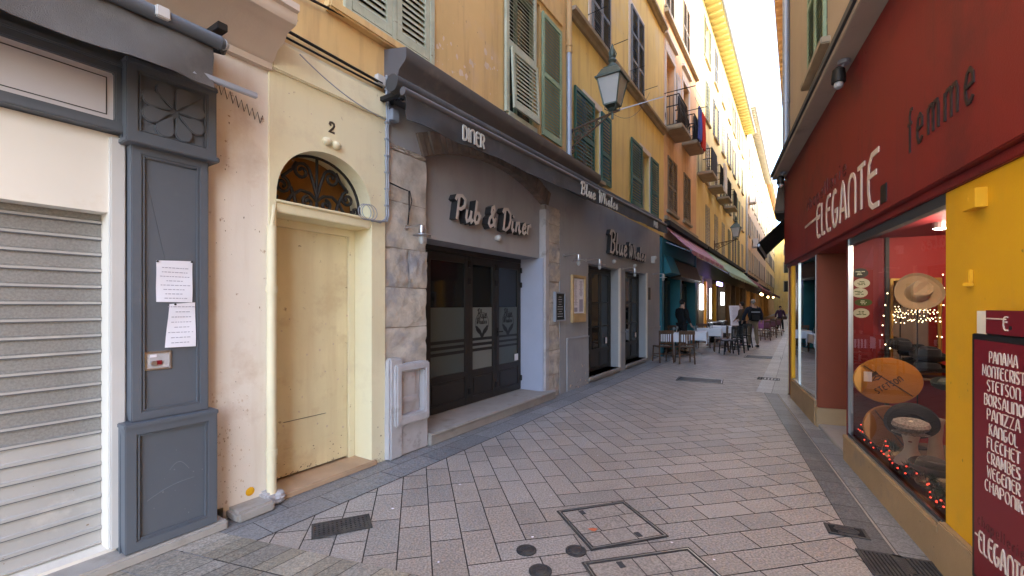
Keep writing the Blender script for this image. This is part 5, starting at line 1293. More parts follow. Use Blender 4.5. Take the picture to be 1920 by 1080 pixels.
# ledge spotlights, boxes on the yellow wall
for (px, py), lab in (((1587, 90), 'spotlight hung under the ledge over the red fascia, the nearer one'), ((1471, 305), 'spotlight hung under the ledge over the red fascia, at its far corner')):
    a, c = R.at(px, py, .12)
    T = Thing('spotlight', lab, 'lamp', (a, .14, 3.55), R, 'spotlights under the shop ledge')
    m = MB(); m.lathe([(.05,0),(.05,-.035)], (a,.14,3.90), 12); m.tube([(a,.14,3.87),(a,.17,3.80)], .014, 6); T.part('mount', m, zinc, smooth=True)
    m = MB(); m.lathe([(.028,.10),(.05,.08),(.06,0),(.058,-.04)], (a,.18,3.74), 14); T.part('lamp_body', m, iron, smooth=True)
    m = MB(); m.lathe([(.034,-.04),(.04,-.06),(.036,-.085),(.015,-.10)], (a,.18,3.74), 12); T.part('lamp_bulb', m, lampglass, smooth=True)
m = MB(); m.box(3.03, 3.16, .0, .05, 2.10, 2.20); m.box(3.09, 3.096, .05, .052, 2.14, 2.165); single('alarm_box', m, egg, 'yellow painted alarm box tucked under the red fascia on the yellow wall', 'box', R, bev=.008)
m = MB(); m.box(3.16, 3.20, 0, .045, 1.70, 1.72); m.box(3.165, 3.195, .0, .02, 1.72, 1.79); single('door_latch', m, egg, 'small yellow painted bracket on the yellow wall left of the name board', 'bracket', R, bev=.004)
# name board on the yellow wall
T = Thing('name_board', 'tall dark red board listing hat makers in cream capitals on the yellow wall', 'sign', (2.7, .02, .22), R)
m = MB(); m.box(2.10, 3.07, .0, .045, .20, 1.455); T.part('board_frame', m, blackfr, bev=.004)
m = MB(); m.box(2.13, 3.035, .045, .05, .23, 1.425); T.part('board_panel', m, redsign)
m = MB(); m.box(2.10, 2.97, .0, .03, 1.455, 1.52); T.part('header_backing', m, blackfr)
T.part('header_corner', MB().box(2.97, 3.06, .0, .03, 1.455, 1.57), mann)
m = MB(); m.box(2.30, 2.93, .03, .05, 1.462, 1.575); T.part('header_panel', m, redsign)
m = MB(); text(m, 'E', DECO, 2.785, 1.485, .06, .007, .05, .053, dirn=-1, width=.035); m.strip([(2.92,1.535),(2.765,1.535)], .006, .05, .0535)
T.part('header_emblem', m, whitelet)
T.part('header_square', MB().box(2.725, 2.74, .05, .053, 1.49, 1.505), blackfr)
words = ['PANAMA', 'MONTECRISTI', 'STETSON', 'BORSALINO', 'PANIZZA', 'KANGOL', 'FLECHET', 'CRAMBES', 'WEGENER', 'CHAPONIK']
for i, wd in enumerate(words):
    m = MB(); wid = {'MONTECRISTI': .335, 'BORSALINO': .30, 'CHAPONIK': .29}.get(wd, .036*len(wd))
    text(m, wd, DECO, 2.79+wid/2, 1.322-.0695*i, .053, .0050, .05, .052, dirn=-1, width=wid, gap=.32)
    T.part('board_lettering', m, whitelet)
m = MB(); text(m, 'ELEGANTE', DECO, 2.99, .37, .10, .010, .05, .052, dirn=-1, width=.37, gap=.25); m.strip([(3.025,.44),(2.97,.44)], .008, .05, .0525)
T.part('shop_name_lettering', m, whitelet)
m = MB(); text(m, 'chapellerie', DECO, 3.0, .50, .05, .005, .05, .0515, dirn=-1, width=.36, gap=.5); T.part('faded_lettering', m, fadelet)

# ---- goods in the big window
def hat(name, label, a, b, c, rb, rc, hc, mt, tiltx=0, tilty=0, group='hats in the shop window', band=None, curl=.02, spin=0, F=EW):
    """brimmed felt hat with a creased crown; crown axis tilted from upright"""
    T = Thing(name, label, 'hat', (a, b, c), F, group)
    n = 32; rows = []
    prof = [(rb,.012+curl),(rb*.93,.004),(rb*.75,-.004),(rc*1.06,0),(rc,.012),(rc*.97,hc*.45),(rc*.93,hc*.8),(rc*.82,hc*.98),(rc*.55,hc*1.02),(rc*.25,hc*.96),(.003,hc*.94)]
    Rm = Matrix.Rotation(tiltx, 4, 'X') @ Matrix.Rotation(tilty, 4, 'Y') @ Matrix.Rotation(spin, 4, 'Z')
    def sh(r, h, t):
        x, y, z = r*1.12*cos(t), r*.94*sin(t), h
        if h > hc*.5: z -= .34*hc*math.exp(-(y/(rc*.30))**2)*(h/hc)**3*(.55+.45*math.cos(min(pi, abs(x)/(rc*1.1)*pi/2)))
        if h > hc*.5 and x > rc*.35: y *= 1-.35*(x-rc*.35)/rc
        if r > rc*1.3: z += curl*1.4*(sin(t)**2)*(r/rb)**2-.3*curl*cos(t)*(r/rb)
        v = Rm @ Vector((x, y, z)); return (a+v.x, b+v.y, c+v.z)
    m = MB(); m.sheet([[sh(r, h, 2*pi*k/n) for k in range(n+1)] for r, h in prof]); T.part('felt', m, mt, smooth=True, solid=.004)
    m = MB(); m.sheet([[sh(rc*1.025, .006+.034*v, 2*pi*k/n) for k in range(n+1)] for v in (0, 1)]); T.part('hat_band', m, band or mt, smooth=True, solid=.002)
    return T
def place(px, py, b): a, c = EW.at(px, py, b); return a, b, c
T = Thing('mirror', 'gilt framed mirror hanging on the red end wall of the shop window', 'mirror', (1.79, .0, .93), EW)
ma0, ma1, mc0, mc1 = 1.60, 1.985, .93, 1.86
m = MB(); m.wall(ma0, ma1, mc0, mc1, .004, .035, [(ma0+.022, ma1-.022, mc0+.022, mc1-.022)]); T.part('frame', m, goldfr, bev=.005)
T.part('glass', MB().box(ma0+.02, ma1-.02, .006, .016, mc0+.02, mc1-.02), mirror)
hat('wide_brim_hat', 'light tan wide brimmed felt hat in front of the gilt mirror', *place(1719, 550, .24), .188, .088, .115, felt_tan, -1.12, .12, band=felt_tan, spin=-.75)
q = place(1720, 560, .22); m = MB(); m.tube([(q[0],q[1],.29),(q[0],q[1],q[2]-.02)], .006, 6); m.lathe([(.07,0),(.07,.012)], (q[0],q[1],.276), 16); single('hat_stand', m, iron, 'thin black stand holding the tan hat before the mirror', 'stand', EW)
def disc(name, label, px, py, b, r, mt, th=.04, sq=1.0, tilt=0.0, wording=None):
    a, b, c = place(px, py, b)
    T = Thing(name, label, 'hat box', (a, b, c-r*sq), EW, 'round hat boxes in the shop window')
    m = MB(); m.lathe([(r*.98,-th),(r,-th+.006),(r,-.008),(r*.985,-.001),(r*.96,0)], (a,b,c), 48, 'b', (1, sq)); T.part('lid', m, mt, smooth=True)
    m = MB(); t = tilt; m.strip([(a+r*.93*cos(t), c+r*.93*sq*sin(t)), (a-r*.93*cos(t), c-r*.93*sq*sin(t))], .008, b, b+.004); T.part('cord', m, brownbd)
    if wording:
        m = MB(); k = .62; h = .048; st = 0; xx = 0
        to = lambda x, z, bb: (a-.075+(x*cos(k)-z*sin(k)), bb, c-.125+x*sin(k)+z*cos(k))
        for ch in wording:
            gw, strokes = DECO[ch]
            for p in strokes: m.strip([((xx+u*.62)*h, v*h) for u, v in p], .007, b, b+.003+.0003*(st % 5), to); st += 1
            xx += gw*.62+.26
        T.part('printed_wording', m, brownbd)
        m = MB(); m.strip([(.04,.12),(.08,.14),(.12,.12),(.08,.105),(.04,.12)], .010, b, b+.003, to); m.strip([(.05,.16),(.11,.165)], .03, b, b+.0032, to); T.part('printed_emblem', m, brownbd)
    return T
disc('hat_box', 'orange round hat box lid with printed wording, standing upright', 1665, 714, .36, .256, discor, sq=.82, tilt=-.72, wording='STETSON')
disc('hat_box', 'plain brown round hat box lid behind the black brimmed hat', 1667, 802, .62, .18, discbr, sq=1.05, tilt=2.2)
m = MB(); a, b, c = place(1627, 706, .42); m.box(a-.03, a+.03, b, b+.004, c-.045, c+.045); single('price_tag', m, paper, 'small white price card in front of the orange hat box', 'card', EW)
hat('black_hat', 'black felt hat with its round brim turned to the glass behind the mannequin head', *place(1713, 795, .80), .165, .085, .09, felt_blk, 1.45, 0, curl=.03)
# mannequin head
a, b, c = place(1708, 836, 1.12)
T = Thing('mannequin_head', 'pale mannequin head and neck wearing a tweed flat cap in the shop window', 'mannequin', (a, b, .36), EW)
m = MB(); n = 24; ks = .80
jaw, z0_ = .545, .365
fa = Vector((-.35, .937))
prof = [(.100,.066,.0,z0_),(.104,.070,.0,z0_+.015),(.092,.064,.0,z0_+.045),(.060,.050,.0,z0_+.085),(.042,.043,.0,z0_+.12),(.040,.043,.006,jaw-.02),(.043,.052,.022,jaw)]
prof += [(rx, ry, oy, jaw+h*ks) for rx, ry, oy, h in ((.048,.062,.020,.03),(.056,.074,.014,.07),(.060,.080,.008,.11),(.060,.082,.004,.15),(.052,.072,0,.185),(.030,.042,0,.205),(.004,.005,0,.21))]
def hp(rx, ry, oy, z, t):
    f = ry*cos(t)+oy; s = rx*sin(t)
    if z > jaw-.01 and (t < .34 or t > 2*pi-.34):
        zz = (z-jaw)/ks
        f += .018*math.exp(-((zz-.062)/.018)**2)+.007*math.exp(-((zz-.022)/.010)**2)+.006*math.exp(-((zz-.0)/.014)**2)
    p = Vector((fa.x*f-fa.y*s, fa.y*f+fa.x*s)); return (a+p.x, b+p.y, z)
m.sheet([[hp(*q, 2*pi*k/n) for k in range(n+1)] for q in prof]); T.part('head', m, mann, smooth=True)
m = MB()
for s_ in (-1, 1):
    p = Vector((fa.x*.087-fa.y*s_*.024, fa.y*.087+fa.x*s_*.024)); m.ball((a+p.x,b+p.y,jaw+.066), .009, 8, 5, (1,1,.4))
T.part('painted_eyes', m, darkhair)
p = Vector((fa.x*.090, fa.y*.090)); m = MB(); m.ball((a+p.x,b+p.y,jaw+.019), .011, 8, 5, (1.2,1,.4)); T.part('painted_lips', m, winered)
a2, c2 = a, jaw+.115
T = Thing('flat_cap', 'grey tweed flat cap on the pale mannequin head', 'cap', (a2, b, c2-.04), EW, 'hats in the shop window')
m = MB(); rows = []
for r, h, f0 in ((.082,-.028,.0),(.104,-.008,.01),(.116,.016,.014),(.106,.042,.012),(.074,.058,.008),(.035,.064,.006),(.0005,.066,.006)):
    row = []
    for k in range(n+1):
        t = 2*pi*k/n; f = r*1.06*cos(t)+f0; s = r*sin(t)*(1+.03*sin(k*3)); p = Vector((fa.x*f-fa.y*s, fa.y*f+fa.x*s))
        row.append((a2+p.x, b+p.y, c2+h-.016*max(0, cos(t))*(h+.028)/.085))
    rows.append(row)
m.sheet(rows); T.part('cap_crown', m, tweed, smooth=True, solid=.003)
m = MB(); rows = []
for r in (.070, .102, .134):
    row = []
    for t in [-1.15+2.3*k/10 for k in range(11)]:
        f, s = r*cos(t), r*.92*sin(t); p = Vector((fa.x*f-fa.y*s, fa.y*f+fa.x*s)); row.append((a2+p.x, b+p.y, c2-.022-.20*(r-.070)))
    rows.append(row)
m.sheet(rows); T.part('cap_peak', m, tweed, smooth=True, solid=.006)
hat('grey_hat', 'dark grey fedora lying in front of the mannequin at the right edge of the window', *place(1748, 884, 1.35), .125, .088, .085, felt_gry, -.12, .1)
hat('straw_hat', 'small pale straw hat lying left of the mannequin neck', *place(1687, 862, .95), .065, .05, .045, straw, -.3, 0)
hat('straw_hat', 'pale straw hat half hidden under the dark grey fedora', *place(1772, 915, 1.25), .16, .085, .06, straw, -.2, 0)
hat('black_hat', 'black hat standing on the ledge in front of the lower left of the mirror', *place(1688, 652, .14), .10, .07, .08, felt_blk, -.3, .1)
hat('black_hat', 'black hat piled high at the lower right corner of the mirror', *place(1742, 672, .16), .13, .075, .10, felt_blk, -.2, 0)
hat('black_hat', 'wide black hat lying at the foot of the mirror under the piled one', *place(1738, 694, .18), .16, .085, .08, felt_blk, -.15, 0)
hat('green_hat', 'dark green hat brim just showing at the right edge behind the yellow wall', *place(1778, 727, .8), .10, .06, .06, lampgreen, -.2, 0)
q = place(1690, 700, .1); m = MB(); m.box(1.58, 2.05, .005, .30, q[2]-.03, q[2]-.012); single('hat_shelf', m, shopboard, 'narrow dark shelf below the mirror carrying black hats', 'shelf', EW)
a, b, c = place(1754, 850, .70)
m = MB(); m.lathe([(.06,0),(.055,.04),(.042,.2),(.05,.33),(.06,.38)], (a,b,.276), 16); single('hat_block', m, mann, 'tall pale hat stand right of the mannequin head', 'stand', EW, smooth=True)
for i, ((px, py), mt, lab) in enumerate((((1613,512), stickd, 'black oval sticker, topmost of the column beside the hat display'), ((1616,531), stickp, 'pale oval sticker under the black one'),
        ((1612,549), stickp, 'yellowish oval sticker in the middle of the column'), ((1619,567), stickg, 'dark green rounded sticker on the wine red panel'), ((1615,587), stickp, 'pale grey oval sticker at the bottom of the column'))):
    a, c = EW.at(px, py, .005); T = Thing('window_sticker', lab, 'sticker', (a, .005, c), EW, 'oval stickers beside the hat display')
    k = 24; m = MB(); w_, h_ = (.066, .048) if i != 3 else (.072, .036)
    m.prism([(a+w_*cos(2*pi*j/k), c+h_*sin(2*pi*j/k)) for j in range(k)], .001, .004, 'b'); T.part('sticker_face', m, mt)
    m = MB(); greek(m, a-.045, a+.045, c-.022, c+.022, 3, .004, .005, .008, random.Random(i)); T.part('print', m, stickp if mt in (stickd, stickg) else stickg)
m = MB(); a, c = R.at(1597, 745, -.006); m.box(a-.03, a+.02, -.0075, -.0055, c-.16, c+.12); single('window_sticker', m, MATS['blue_grey_render'], 'narrow blue grey strip sticker low at the left edge of the shop glass', 'sticker', R)
# fairy lights
def lights(name, label, pts, r, mt, wire=True, group=None, F=EW):
    a = sum(p[0] for p in pts)/len(pts); T = Thing(name, label, 'lights', (a, pts[0][1], min(p[2] for p in pts)), F, group)
    m = MB()
    for p in pts: m.ball(p, r, 6, 4)
    T.part('bulbs', m, mt)
    if wire: T.part('light_wire', MB().tube(pts, .0018, 4), iron)
rnd = random.Random(12)
pts = [place(px, py, .06) for px, py in ((1664,550),(1660,572),(1657,592),(1655,610),(1654,628),(1660,646),(1669,653))]; lights('fairy_lights', 'string of warm fairy lights down the left side of the mirror', pts, .006, fairy)
pts = [place(px, py, .06) for px, py in ((1768,515),(1770,540),(1769,572),(1763,603),(1766,632),(1764,662))]; lights('fairy_lights', 'string of warm fairy lights down the right side of the mirror', pts, .006, fairy)
pts = [place(1675+86*i/46+rnd.uniform(-2,2), 588+14*sin(i*.7)+rnd.uniform(-7,7), .06) for i in range(47)]; lights('fairy_lights', 'tangle of warm fairy lights crossing the mirror below the tan hat', pts, .0045, fairy)
# garland along the sill
m = MB(); bl = []; rg = random.Random(5)
for i in range(150):
    t = i/149; a = 5.42-1.92*t+rg.uniform(-.015,.015); c = .355+.045*sin(t*21)+rg.uniform(-.015,.02); b = -.105+.035*sin(t*15)
    for k in range(34):
        d = Vector((rg.gauss(0,1), rg.gauss(0,1), rg.gauss(0,1))).normalized()*rg.uniform(.04,.085); s_ = d.cross(Vector((.3,.5,.8))).normalized()*.0035
        m.add([(a-s_.x,b-s_.y,c-s_.z),(a+s_.x,b+s_.y,c+s_.z),(a+d.x,b+min(d.y, .08),c+d.z)], [(0,1,2)])
    if i % 2 == 0: bl.append((a+rg.uniform(-.04,.04), b+.045, c+rg.uniform(-.03,.055)))
T = Thing('christmas_garland', 'dark green christmas garland with red lights along the sill of the big shop window', 'garland', (4.4, -.1, .29), R)
T.part('needles', m, garlgreen)
m = MB()
for i, p in enumerate(bl):
    if i % 5 < 2: m.ball(p, .0065, 6, 4)
T.part('red_bulbs', m, redbulb); T.part('garland_wire', MB().tube(bl, .002, 4), iron)
m = MB(); rg = random.Random(3)
for i in range(120):
    t = i/119; a = 5.42-1.92*t; c = .36+.05*sin(t*21)+rg.uniform(-.02,.04)
    d = Vector((rg.gauss(0,1), rg.gauss(0,.4), rg.gauss(0,1))).normalized()*.035; q = d.cross(Vector((0,1,0))).normalized()*.004
    m.add([(a,-.055,c),(a+d.x+q.x,-.055+d.y*.3,c+d.z+q.z),(a+d.x-q.x,-.055+d.y*.3,c+d.z-q.z)], [(0,1,2)])
T.part('red_tinsel', m, mat('red_tinsel_foil', (.32,.02,.02), .3, .2, 30, metal=.6))
# goods in the small corner window
def RP(px, py, b): a, c = R.at(px, py, b); return a, b, c
hat('straw_hat', 'pale hat on a stand in the small corner window', *RP(1526, 600, -.25), .16, .09, .10, straw, -.4, 0, F=R)
hat('black_hat', 'dark hat high in the small corner window', *RP(1524, 560, -.3), .15, .09, .10, felt_blk, -.4, 0, F=R)
m = MB(); m.tube([(7.45,-.25,.34),(7.45,-.25,1.5)], .012, 6); m.lathe([(.11,0),(.11,.015)], (7.45,-.25,.336), 16); single('hat_stand', m, iron, 'thin stand in the small corner window', 'stand', R)
rg = random.Random(8)
pts = [(8.0-.7*t+rg.uniform(-.06,.06), -.12+rg.uniform(-.05,.05), .40+rg.uniform(0,.12)) for t in [i/40 for i in range(41)]]; lights('fairy_lights', 'cluster of golden fairy lights on the sill of the small corner window', pts, .014, goldbulb, F=R)
m = MB(); m.wall(8.35, 8.72, 1.45, 1.95, -.05, -.03, [(8.38, 8.69, 1.48, 1.92)]); single('light_frame', m, MATS['white_paper'], 'small white frame in the small corner window', 'sign', R)
m = MB(); m.ball((7.25,-.2,.62), .10, 12, 8, (1,.8,1.1)); m.ball((7.25,-.2,.82), .07, 12, 8); m.ball((7.25,-.2,.45), .13, 12, 8, (1,.9,.8)); single('plush_ornament', m, whitecl, 'white snowman ornament low in the small corner window', 'ornament', R, smooth=True)
# shop ceiling lamp
a, b, c = place(1764, 420, .85)
T = Thing('ceiling_spot', 'bright ceiling spot shining inside the big shop window', 'lamp', (a, b, 2.2), EW)
T.part('housing', MB().lathe([(.05,.06),(.055,0)], (a,b,2.215), 14), silver); T.part('lamp_lens', MB().lathe([(.048,0),(.03,-.008)], (a,b,2.214), 14), mat('lit_lens', (1,.9,.75), .4, 0, emit=(1,.86,.66), es=4))

# ================================================================== houses farther along the right side
H2 = Thing('apartment_building', 'tall grey beige house beyond the hat shop corner on the right', 'building', (12, -.3, 0), R2)
m = MB(); m.wall(9.45, 14.2, 0, 13.2, -3, -.0, []); H2.part('wall', m, beige)
m = MB(); m.box(9.3, 14.2, -3, .5, 13.2, 13.4); H2.part('roof', m, tanstone)
H3 = Thing('apartment_building', 'low roofed house farther down the right side of the lane', 'building', (30, -.3, 0), R2)
m = MB(); m.wall(14.2, 46, 0, 12.3, -3, -.0, []); H3.part('wall', m, pinkish)
m = MB(); m.box(14.2, 46, -3, .55, 12.3, 12.45)
for i in range(60): x = 14.3+i*.53; m.box(x, x+.08, .0, .5, 12.18, 12.3)
H3.part('roof', m, tanstone)
H4 = Thing('apartment_building', 'farthest house on the right side of the lane', 'building', (60, -.3, 0), R2)
m = MB(); m.wall(46, 104, 0, 12.5, -3, -.0, []); H4.part('wall', m, beige); H4.part('roof', MB().box(46, 104, -3, .5, 12.5, 12.7), tanstone)
m = MB(); m.tube([(9.22,.06,4.1),(9.22,.06,12.9)], .055, 10); m.lathe([(.065,0),(.065,.06)], (9.22,.06,5.2), 10); single('drainpipe', m, zinc, 'grey drainpipe at the far corner of the beige house over the hat shop', 'pipe', R, smooth=True)
awning('shop_awning', '', awndark, 0, 1, 1, .5, .5)   # measured prototype, removed below
for o in list(bpy.data.objects):
    if o.parent is None and o.get('category') == 'awning' and not o.get('label'):
        for x in list(o.children_recursive)+[o]: bpy.data.objects.remove(x)
T = Thing('shop_awning', 'black sloping awning sticking out beyond the hat shop corner on the right', 'awning', (11, 0, 2.6), R2)
m = MB()
m.hexa([(9.6,.02,3.22),(12.0,.02,3.22),(12.0,.50,2.74),(9.6,.50,2.74),(9.6,.02,3.24),(12.0,.02,3.24),(12.0,.50,2.76),(9.6,.50,2.76)]); m.box(9.6, 12.0, .49, .50, 2.64, 2.755)
T.part('awning_cloth', m, awndark); T.part('awning_bar', MB().tube([(9.6,.48,2.74),(12.0,.48,2.74)], .03, 8), zinc)
m = MB(); m.hexa([(9.5,.0,3.3),(10.6,.0,3.3),(10.6,.22,3.3),(9.5,.22,3.3),(9.5,.0,3.85),(10.6,.0,3.85),(10.6,.16,3.8),(9.5,.16,3.8)]); single('folded_blind', m, brownbd, 'brown folded blind at the corner just above the black awning', 'blind', R2, bev=.03)

redchip = mat('faded_red_patch', (.30,.07,.055), .6, .1); yelchip = mat('yellow_wall_scuff', (.45,.27,.05), .8, .1)
specks(H, 'scuff_mark', redchip, 2.5, 9.2, 2.4, 3.85, .0605, 70, .001, .009, 21, 1, 1, 1.4, fas); specks(H, 'scuff_mark', yelchip, 2.2, 3.46, .32, 2.2, .0005, 70, .001, .007, 22, 1, 1.3, 1.6)
specks(H, 'scuff_mark', dampd, 3.5, 5.58, .02, .22, .0305, 60, .001, .009, 23, 1, 1.5, 1)
specks(H, 'paint_chip', cream, 6.95, 7.0, .4, 1.1, .006, 5, .003, .012, 24)
m = MB()
for a in (2.30, 2.50, 4.74, 4.94, 7.18, 7.38, 9.2):
    for c in (2.45, 3.1, 3.78): m.lathe([(.008,.06),(.007,.063)], (a,0,c), 8, 'b')
H.part('fascia_screws', m, redsign, fas)
# ================================================================== ground
def slabobj(name, quads, mt, z, conv=None):
    me = bpy.data.meshes.new(name); vs = []; fs = []; cols = []
    for q, c in quads:
        k = len(vs); vs += [(p[0], p[1], z) for p in q]; fs.append((k, k+1, k+2, k+3)); cols += [c]*4
    me.from_pydata(vs, [], fs); at = me.color_attributes.new('slab', 'FLOAT_COLOR', 'CORNER')
    for i, c in enumerate(cols): at.data[i].color = (*c, 1)
    bm = bmesh.new(); bm.from_mesh(me)
    for f in bm.faces:
        f.normal_update()
        if f.normal.z < 0: f.normal_flip()
    bm.to_mesh(me); bm.free(); me.materials.append(mt)
    return props(link(name, me), None, None, kind='structure')
m = MB(); m.add([(-400,-400,-.007),(400,-400,-.007),(400,400,-.007),(-400,400,-.007)], [(0,1,2,3)])
props(link('ground', m.mesh('ground', jointm, lambda p: p)), None, None, kind='structure')
O = Vector((.42, 3.52)); hd = L.rz                     # herringbone axes at 45 degrees to the lane
D1 = Vector((cos(hd-pi/4), sin(hd-pi/4))); D2 = Vector((cos(hd+pi/4), sin(hd+pi/4)))
W_, J = .212, .0042
rg = random.Random(21); quads = []
def tint(): t = rg.uniform(.87, 1.06); w = rg.uniform(-.03, .03); return (t*(1+w), t, t*(1-w))
def quad(a0, a1, b0, b1):
    P = lambda a, b: O+D1*a+D2*b
    return [P(a0+J,b0+J), P(a1-J,b0+J), P(a1-J,b1-J), P(a0+J,b1-J)]
def inside(q):
    c = (q[0]+q[2])/2
    l = L.n.dot(c)-L.d; r = R.n.dot(c)-R.d; s = L.u.dot(c)
    return l > -.5 and s > -6 and ((r > -.75 and R.u.dot(c) < 9.8) or (R2.n.dot(c)-R2.d > -.4 and R.u.dot(c) > 9.2))
KN = 320
for j in range(-25, KN):
    # right half: courses along D1 in strip j
    x = j*W_ + rg.choice((0.0, W_)); first = True
    while x < j*W_+6.5:
        l = rg.choice((.34,.40,.46,.30))
        q = quad(x if not first else j*W_, x+l, j*W_, (j+1)*W_)
        if inside(q): quads.append((q, tint()))
        x += l; first = False
    y = (j+1)*W_ + rg.uniform(0, .2); first = True
    while y < (j+1)*W_+6.5:
        l = rg.choice((.34,.40,.46,.30))
        q = quad(j*W_, (j+1)*W_, y if not first else (j+1)*W_, y+l)
        if inside(q): quads.append((q, tint()))
        y += l; first = False
slabobj('paving', quads, granite, 0.0)
def band(F, a0, a1, b0, b1, rows, ln, z, name, mt, brk=.0, dark=None):
    out = []
    wv = (b1-b0)/rows
    for i in range(rows):
        a = a0+rg.uniform(0, ln)-ln
        while a < a1:
            l = ln*rg.uniform(.7, 1.25); x0, x1 = max(a0, a), min(a1, a+l)
            if x1 > x0+.02:
                P = lambda s, b: F.w(s, b, 0).xy
                t = rg.uniform(.82, 1.1)*(dark[i] if dark else 1)
                out.append(([P(x0+J*.7,b0+i*wv+J*.7),P(x1-J*.7,b0+i*wv+J*.7),P(x1-J*.7,b0+(i+1)*wv-J*.7),P(x0+J*.7,b0+(i+1)*wv-J*.7)],(t,t,t*1.02)))
            a += l
    slabobj(name, out, mt, z)
m = MB()
for F, a0, a1, b1 in ((L, -6, 105, .50), (R, -6, 9.35, .40), (R2, 9.3, 75, .50)):
    P = [F.w(a0, -.3, .002), F.w(a1, -.3, .002), F.w(a1, b1, .002), F.w(a0, b1, .002)]; m.add(P, [(0,1,2,3)])
props(link('gutter_bed', m.mesh('gutter_bed', jointm, lambda p: p)), None, None, kind='structure')
band(L, -6, 105, -.05, .50, 2, .55, .006, 'gutter_paving', gutterst)
band(R, -6, 9.2, .205, .40, 1, .30, .006, 'gutter_paving', gutterst, dark=[.62])
band(R, -6, 9.2, -.05, .185, 1, .33, .006, 'gutter_paving', gutterst, dark=[1.05])
band(R2, 9.25, 75, .0, .50, 2, .45, .008, 'gutter_paving', gutterst, dark=[1.45, 1.6])  # stone colour brightened here to stand in for reflected sky
m = MB(); P = [R.w(-6, .187, .005), R.w(9.2, .187, .005), R.w(9.2, .203, .005), R.w(-6, .203, .005)]; m.add(P, [(0,1,2,3)]); props(link('gutter_line', m.mesh('gutter_line', mortar, lambda p: p)), None, None, kind='structure')
# side street paving in front, ribbed yellowish stones
g0, g1 = ground(345, 985).xy, ground(720, 1066).xy
ex = (g1-g0).normalized(); ey = Vector((ex.y, -ex.x))
q = []; bed = MB(); bed.add([(*(g0-ex*.6), .003), (*(g0+ex*3.2), .003), (*(g0+ex*3.2+ey*3), .003), (*(g0-ex*.6+ey*3), .003)], [(0,1,2,3)])
props(link('side_street_bed', bed.mesh('side_street_bed', jointm, lambda p: p)), None, None, kind='structure')
sk = Vector((-.55, -.84))
for r_ in range(9):
    x = -.6+rg.uniform(0, .1)
    while x < 3.2:
        l = rg.uniform(.10, .2); b0 = .26*r_+.004; b1 = .26*(r_+1)-.004
        P = lambda s, b: g0+ex*(s-.25*b)+ey*b
        t = rg.uniform(.7, 1.15); w = rg.uniform(-.08, .05)
        q.append(([P(x+.003,b0),P(x+l-.003,b0),P(x+l-.003,b1),P(x+.003,b1)], (t*(1+w*.3), t, t*(1-w)))); x += l
slabobj('side_street_paving', q, sidestone, .0075)
# ---- covers
def cover(label, px, py, w, l, rz, frame=.03, slabs=True):
    g = ground(px, py); T = Thing('manhole_cover', label, 'manhole', g, None, 'inspection covers in the paving', rz=rz)
    m = MB(); m.wall(-w/2, w/2, -l/2, l/2, 0, 1, [(-w/2+frame, w/2-frame, -l/2+frame, l/2-frame)]); m.v = [(x, z, .003+.007*y) for x, y, z in m.v]
    m2 = MB(); m2.wall(-w/2+frame*.4, w/2-frame*.4, -l/2+frame*.4, l/2-frame*.4, 0, 1, [(-w/2+frame*.65, w/2-frame*.65, -l/2+frame*.65, l/2-frame*.65)]); m2.v = [(x, z, .0095+.002*y) for x, y, z in m2.v]
    T.part('cover_frame', m, castiron); T.part('frame_groove', m2, silver)
    if slabs:
        me_q = []; y = -l/2+frame; n = 3; rg2 = random.Random(int(px))
        bed = MB().box(-w/2+frame, w/2-frame, -l/2+frame, l/2-frame, .002, .0045); T.part('cover_bed', bed, jointm)
        for i in range(n):
            y0 = y+(l-2*frame)*i/n; y1 = y+(l-2*frame)*(i+1)/n; x = -w/2+frame; cut = [x, x+(w-2*frame)*rg2.uniform(.25, .45), x+(w-2*frame)*rg2.uniform(.6, .85), w/2-frame]
            for x0, x1 in zip(cut, cut[1:]): t = rg2.uniform(.84, 1.0); me_q.append(([(x0+.004,y0+.004),(x1-.004,y0+.004),(x1-.004,y1-.004),(x0+.004,y1-.004)], (t,t,t)))
        o = slabobj('inset_slabs', me_q, granite, .0075); del o['kind']; o.parent = T.root
        for sx, sy in ((-w*.2, l/2-frame-.05), (w*.18, -l/2+frame+.05)): T.part('lifting_slot', MB().box(sx-.018, sx+.018, sy-.03, sy+.03, .006, .011), thinline)
    else:
        T.part('cover_plate', MB().box(-w/2+frame, w/2-frame, -l/2+frame, l/2-frame, .001, .007), castiron)
    return T
rz1 = hd-pi/4
corn = [ground(*p) for p in ((1045,960),(1172,941),(1252,1008),(1107,1034))]
w_ = ((corn[1]-corn[0]).length+(corn[2]-corn[3]).length)/2; l_ = ((corn[3]-corn[0]).length+(corn[2]-corn[1]).length)/2
cc = sum(corn, Vector())/4
cover('square iron framed cover inset with granite slabs in the foreground paving', 960+FPX*cc.x/cc.y, HZ+FPX*EYE/cc.y, w_, l_, atan2((corn[1]-corn[0]).y, (corn[1]-corn[0]).x))
cover('slab inset cover cut off by the bottom edge of the photo', 1245, 1098, .75, .62, rz1+.02)
cover('dark cover plate in the lane beside the white tables', 1312, 713, .9, .55, hd-pi/2+.1, .05, False)
cover('dark rectangular cover plate farther up the lane', 1431, 670, 1.0, .75, hd-pi/2, .05, False)
def valve(label, px, py, r, hole):
    g = ground(px, py); T = Thing('valve_cover', label, 'cover', g, None, 'small round valve covers')
    m = MB(); m.lathe([(r,.002),(r,.008),(r*.82,.008),(r*.8,.0055),(r*.55,.0055),(r*.52,.009),(r*.25,.0095),(.002,.0095)], (0,0,0), 28); T.part('cover_plate', m, castiron)
    if hole: T.part('key_hole', MB().lathe([(r*.22,.004),(r*.22,.0102)], (0,0,0), 12), thinline)
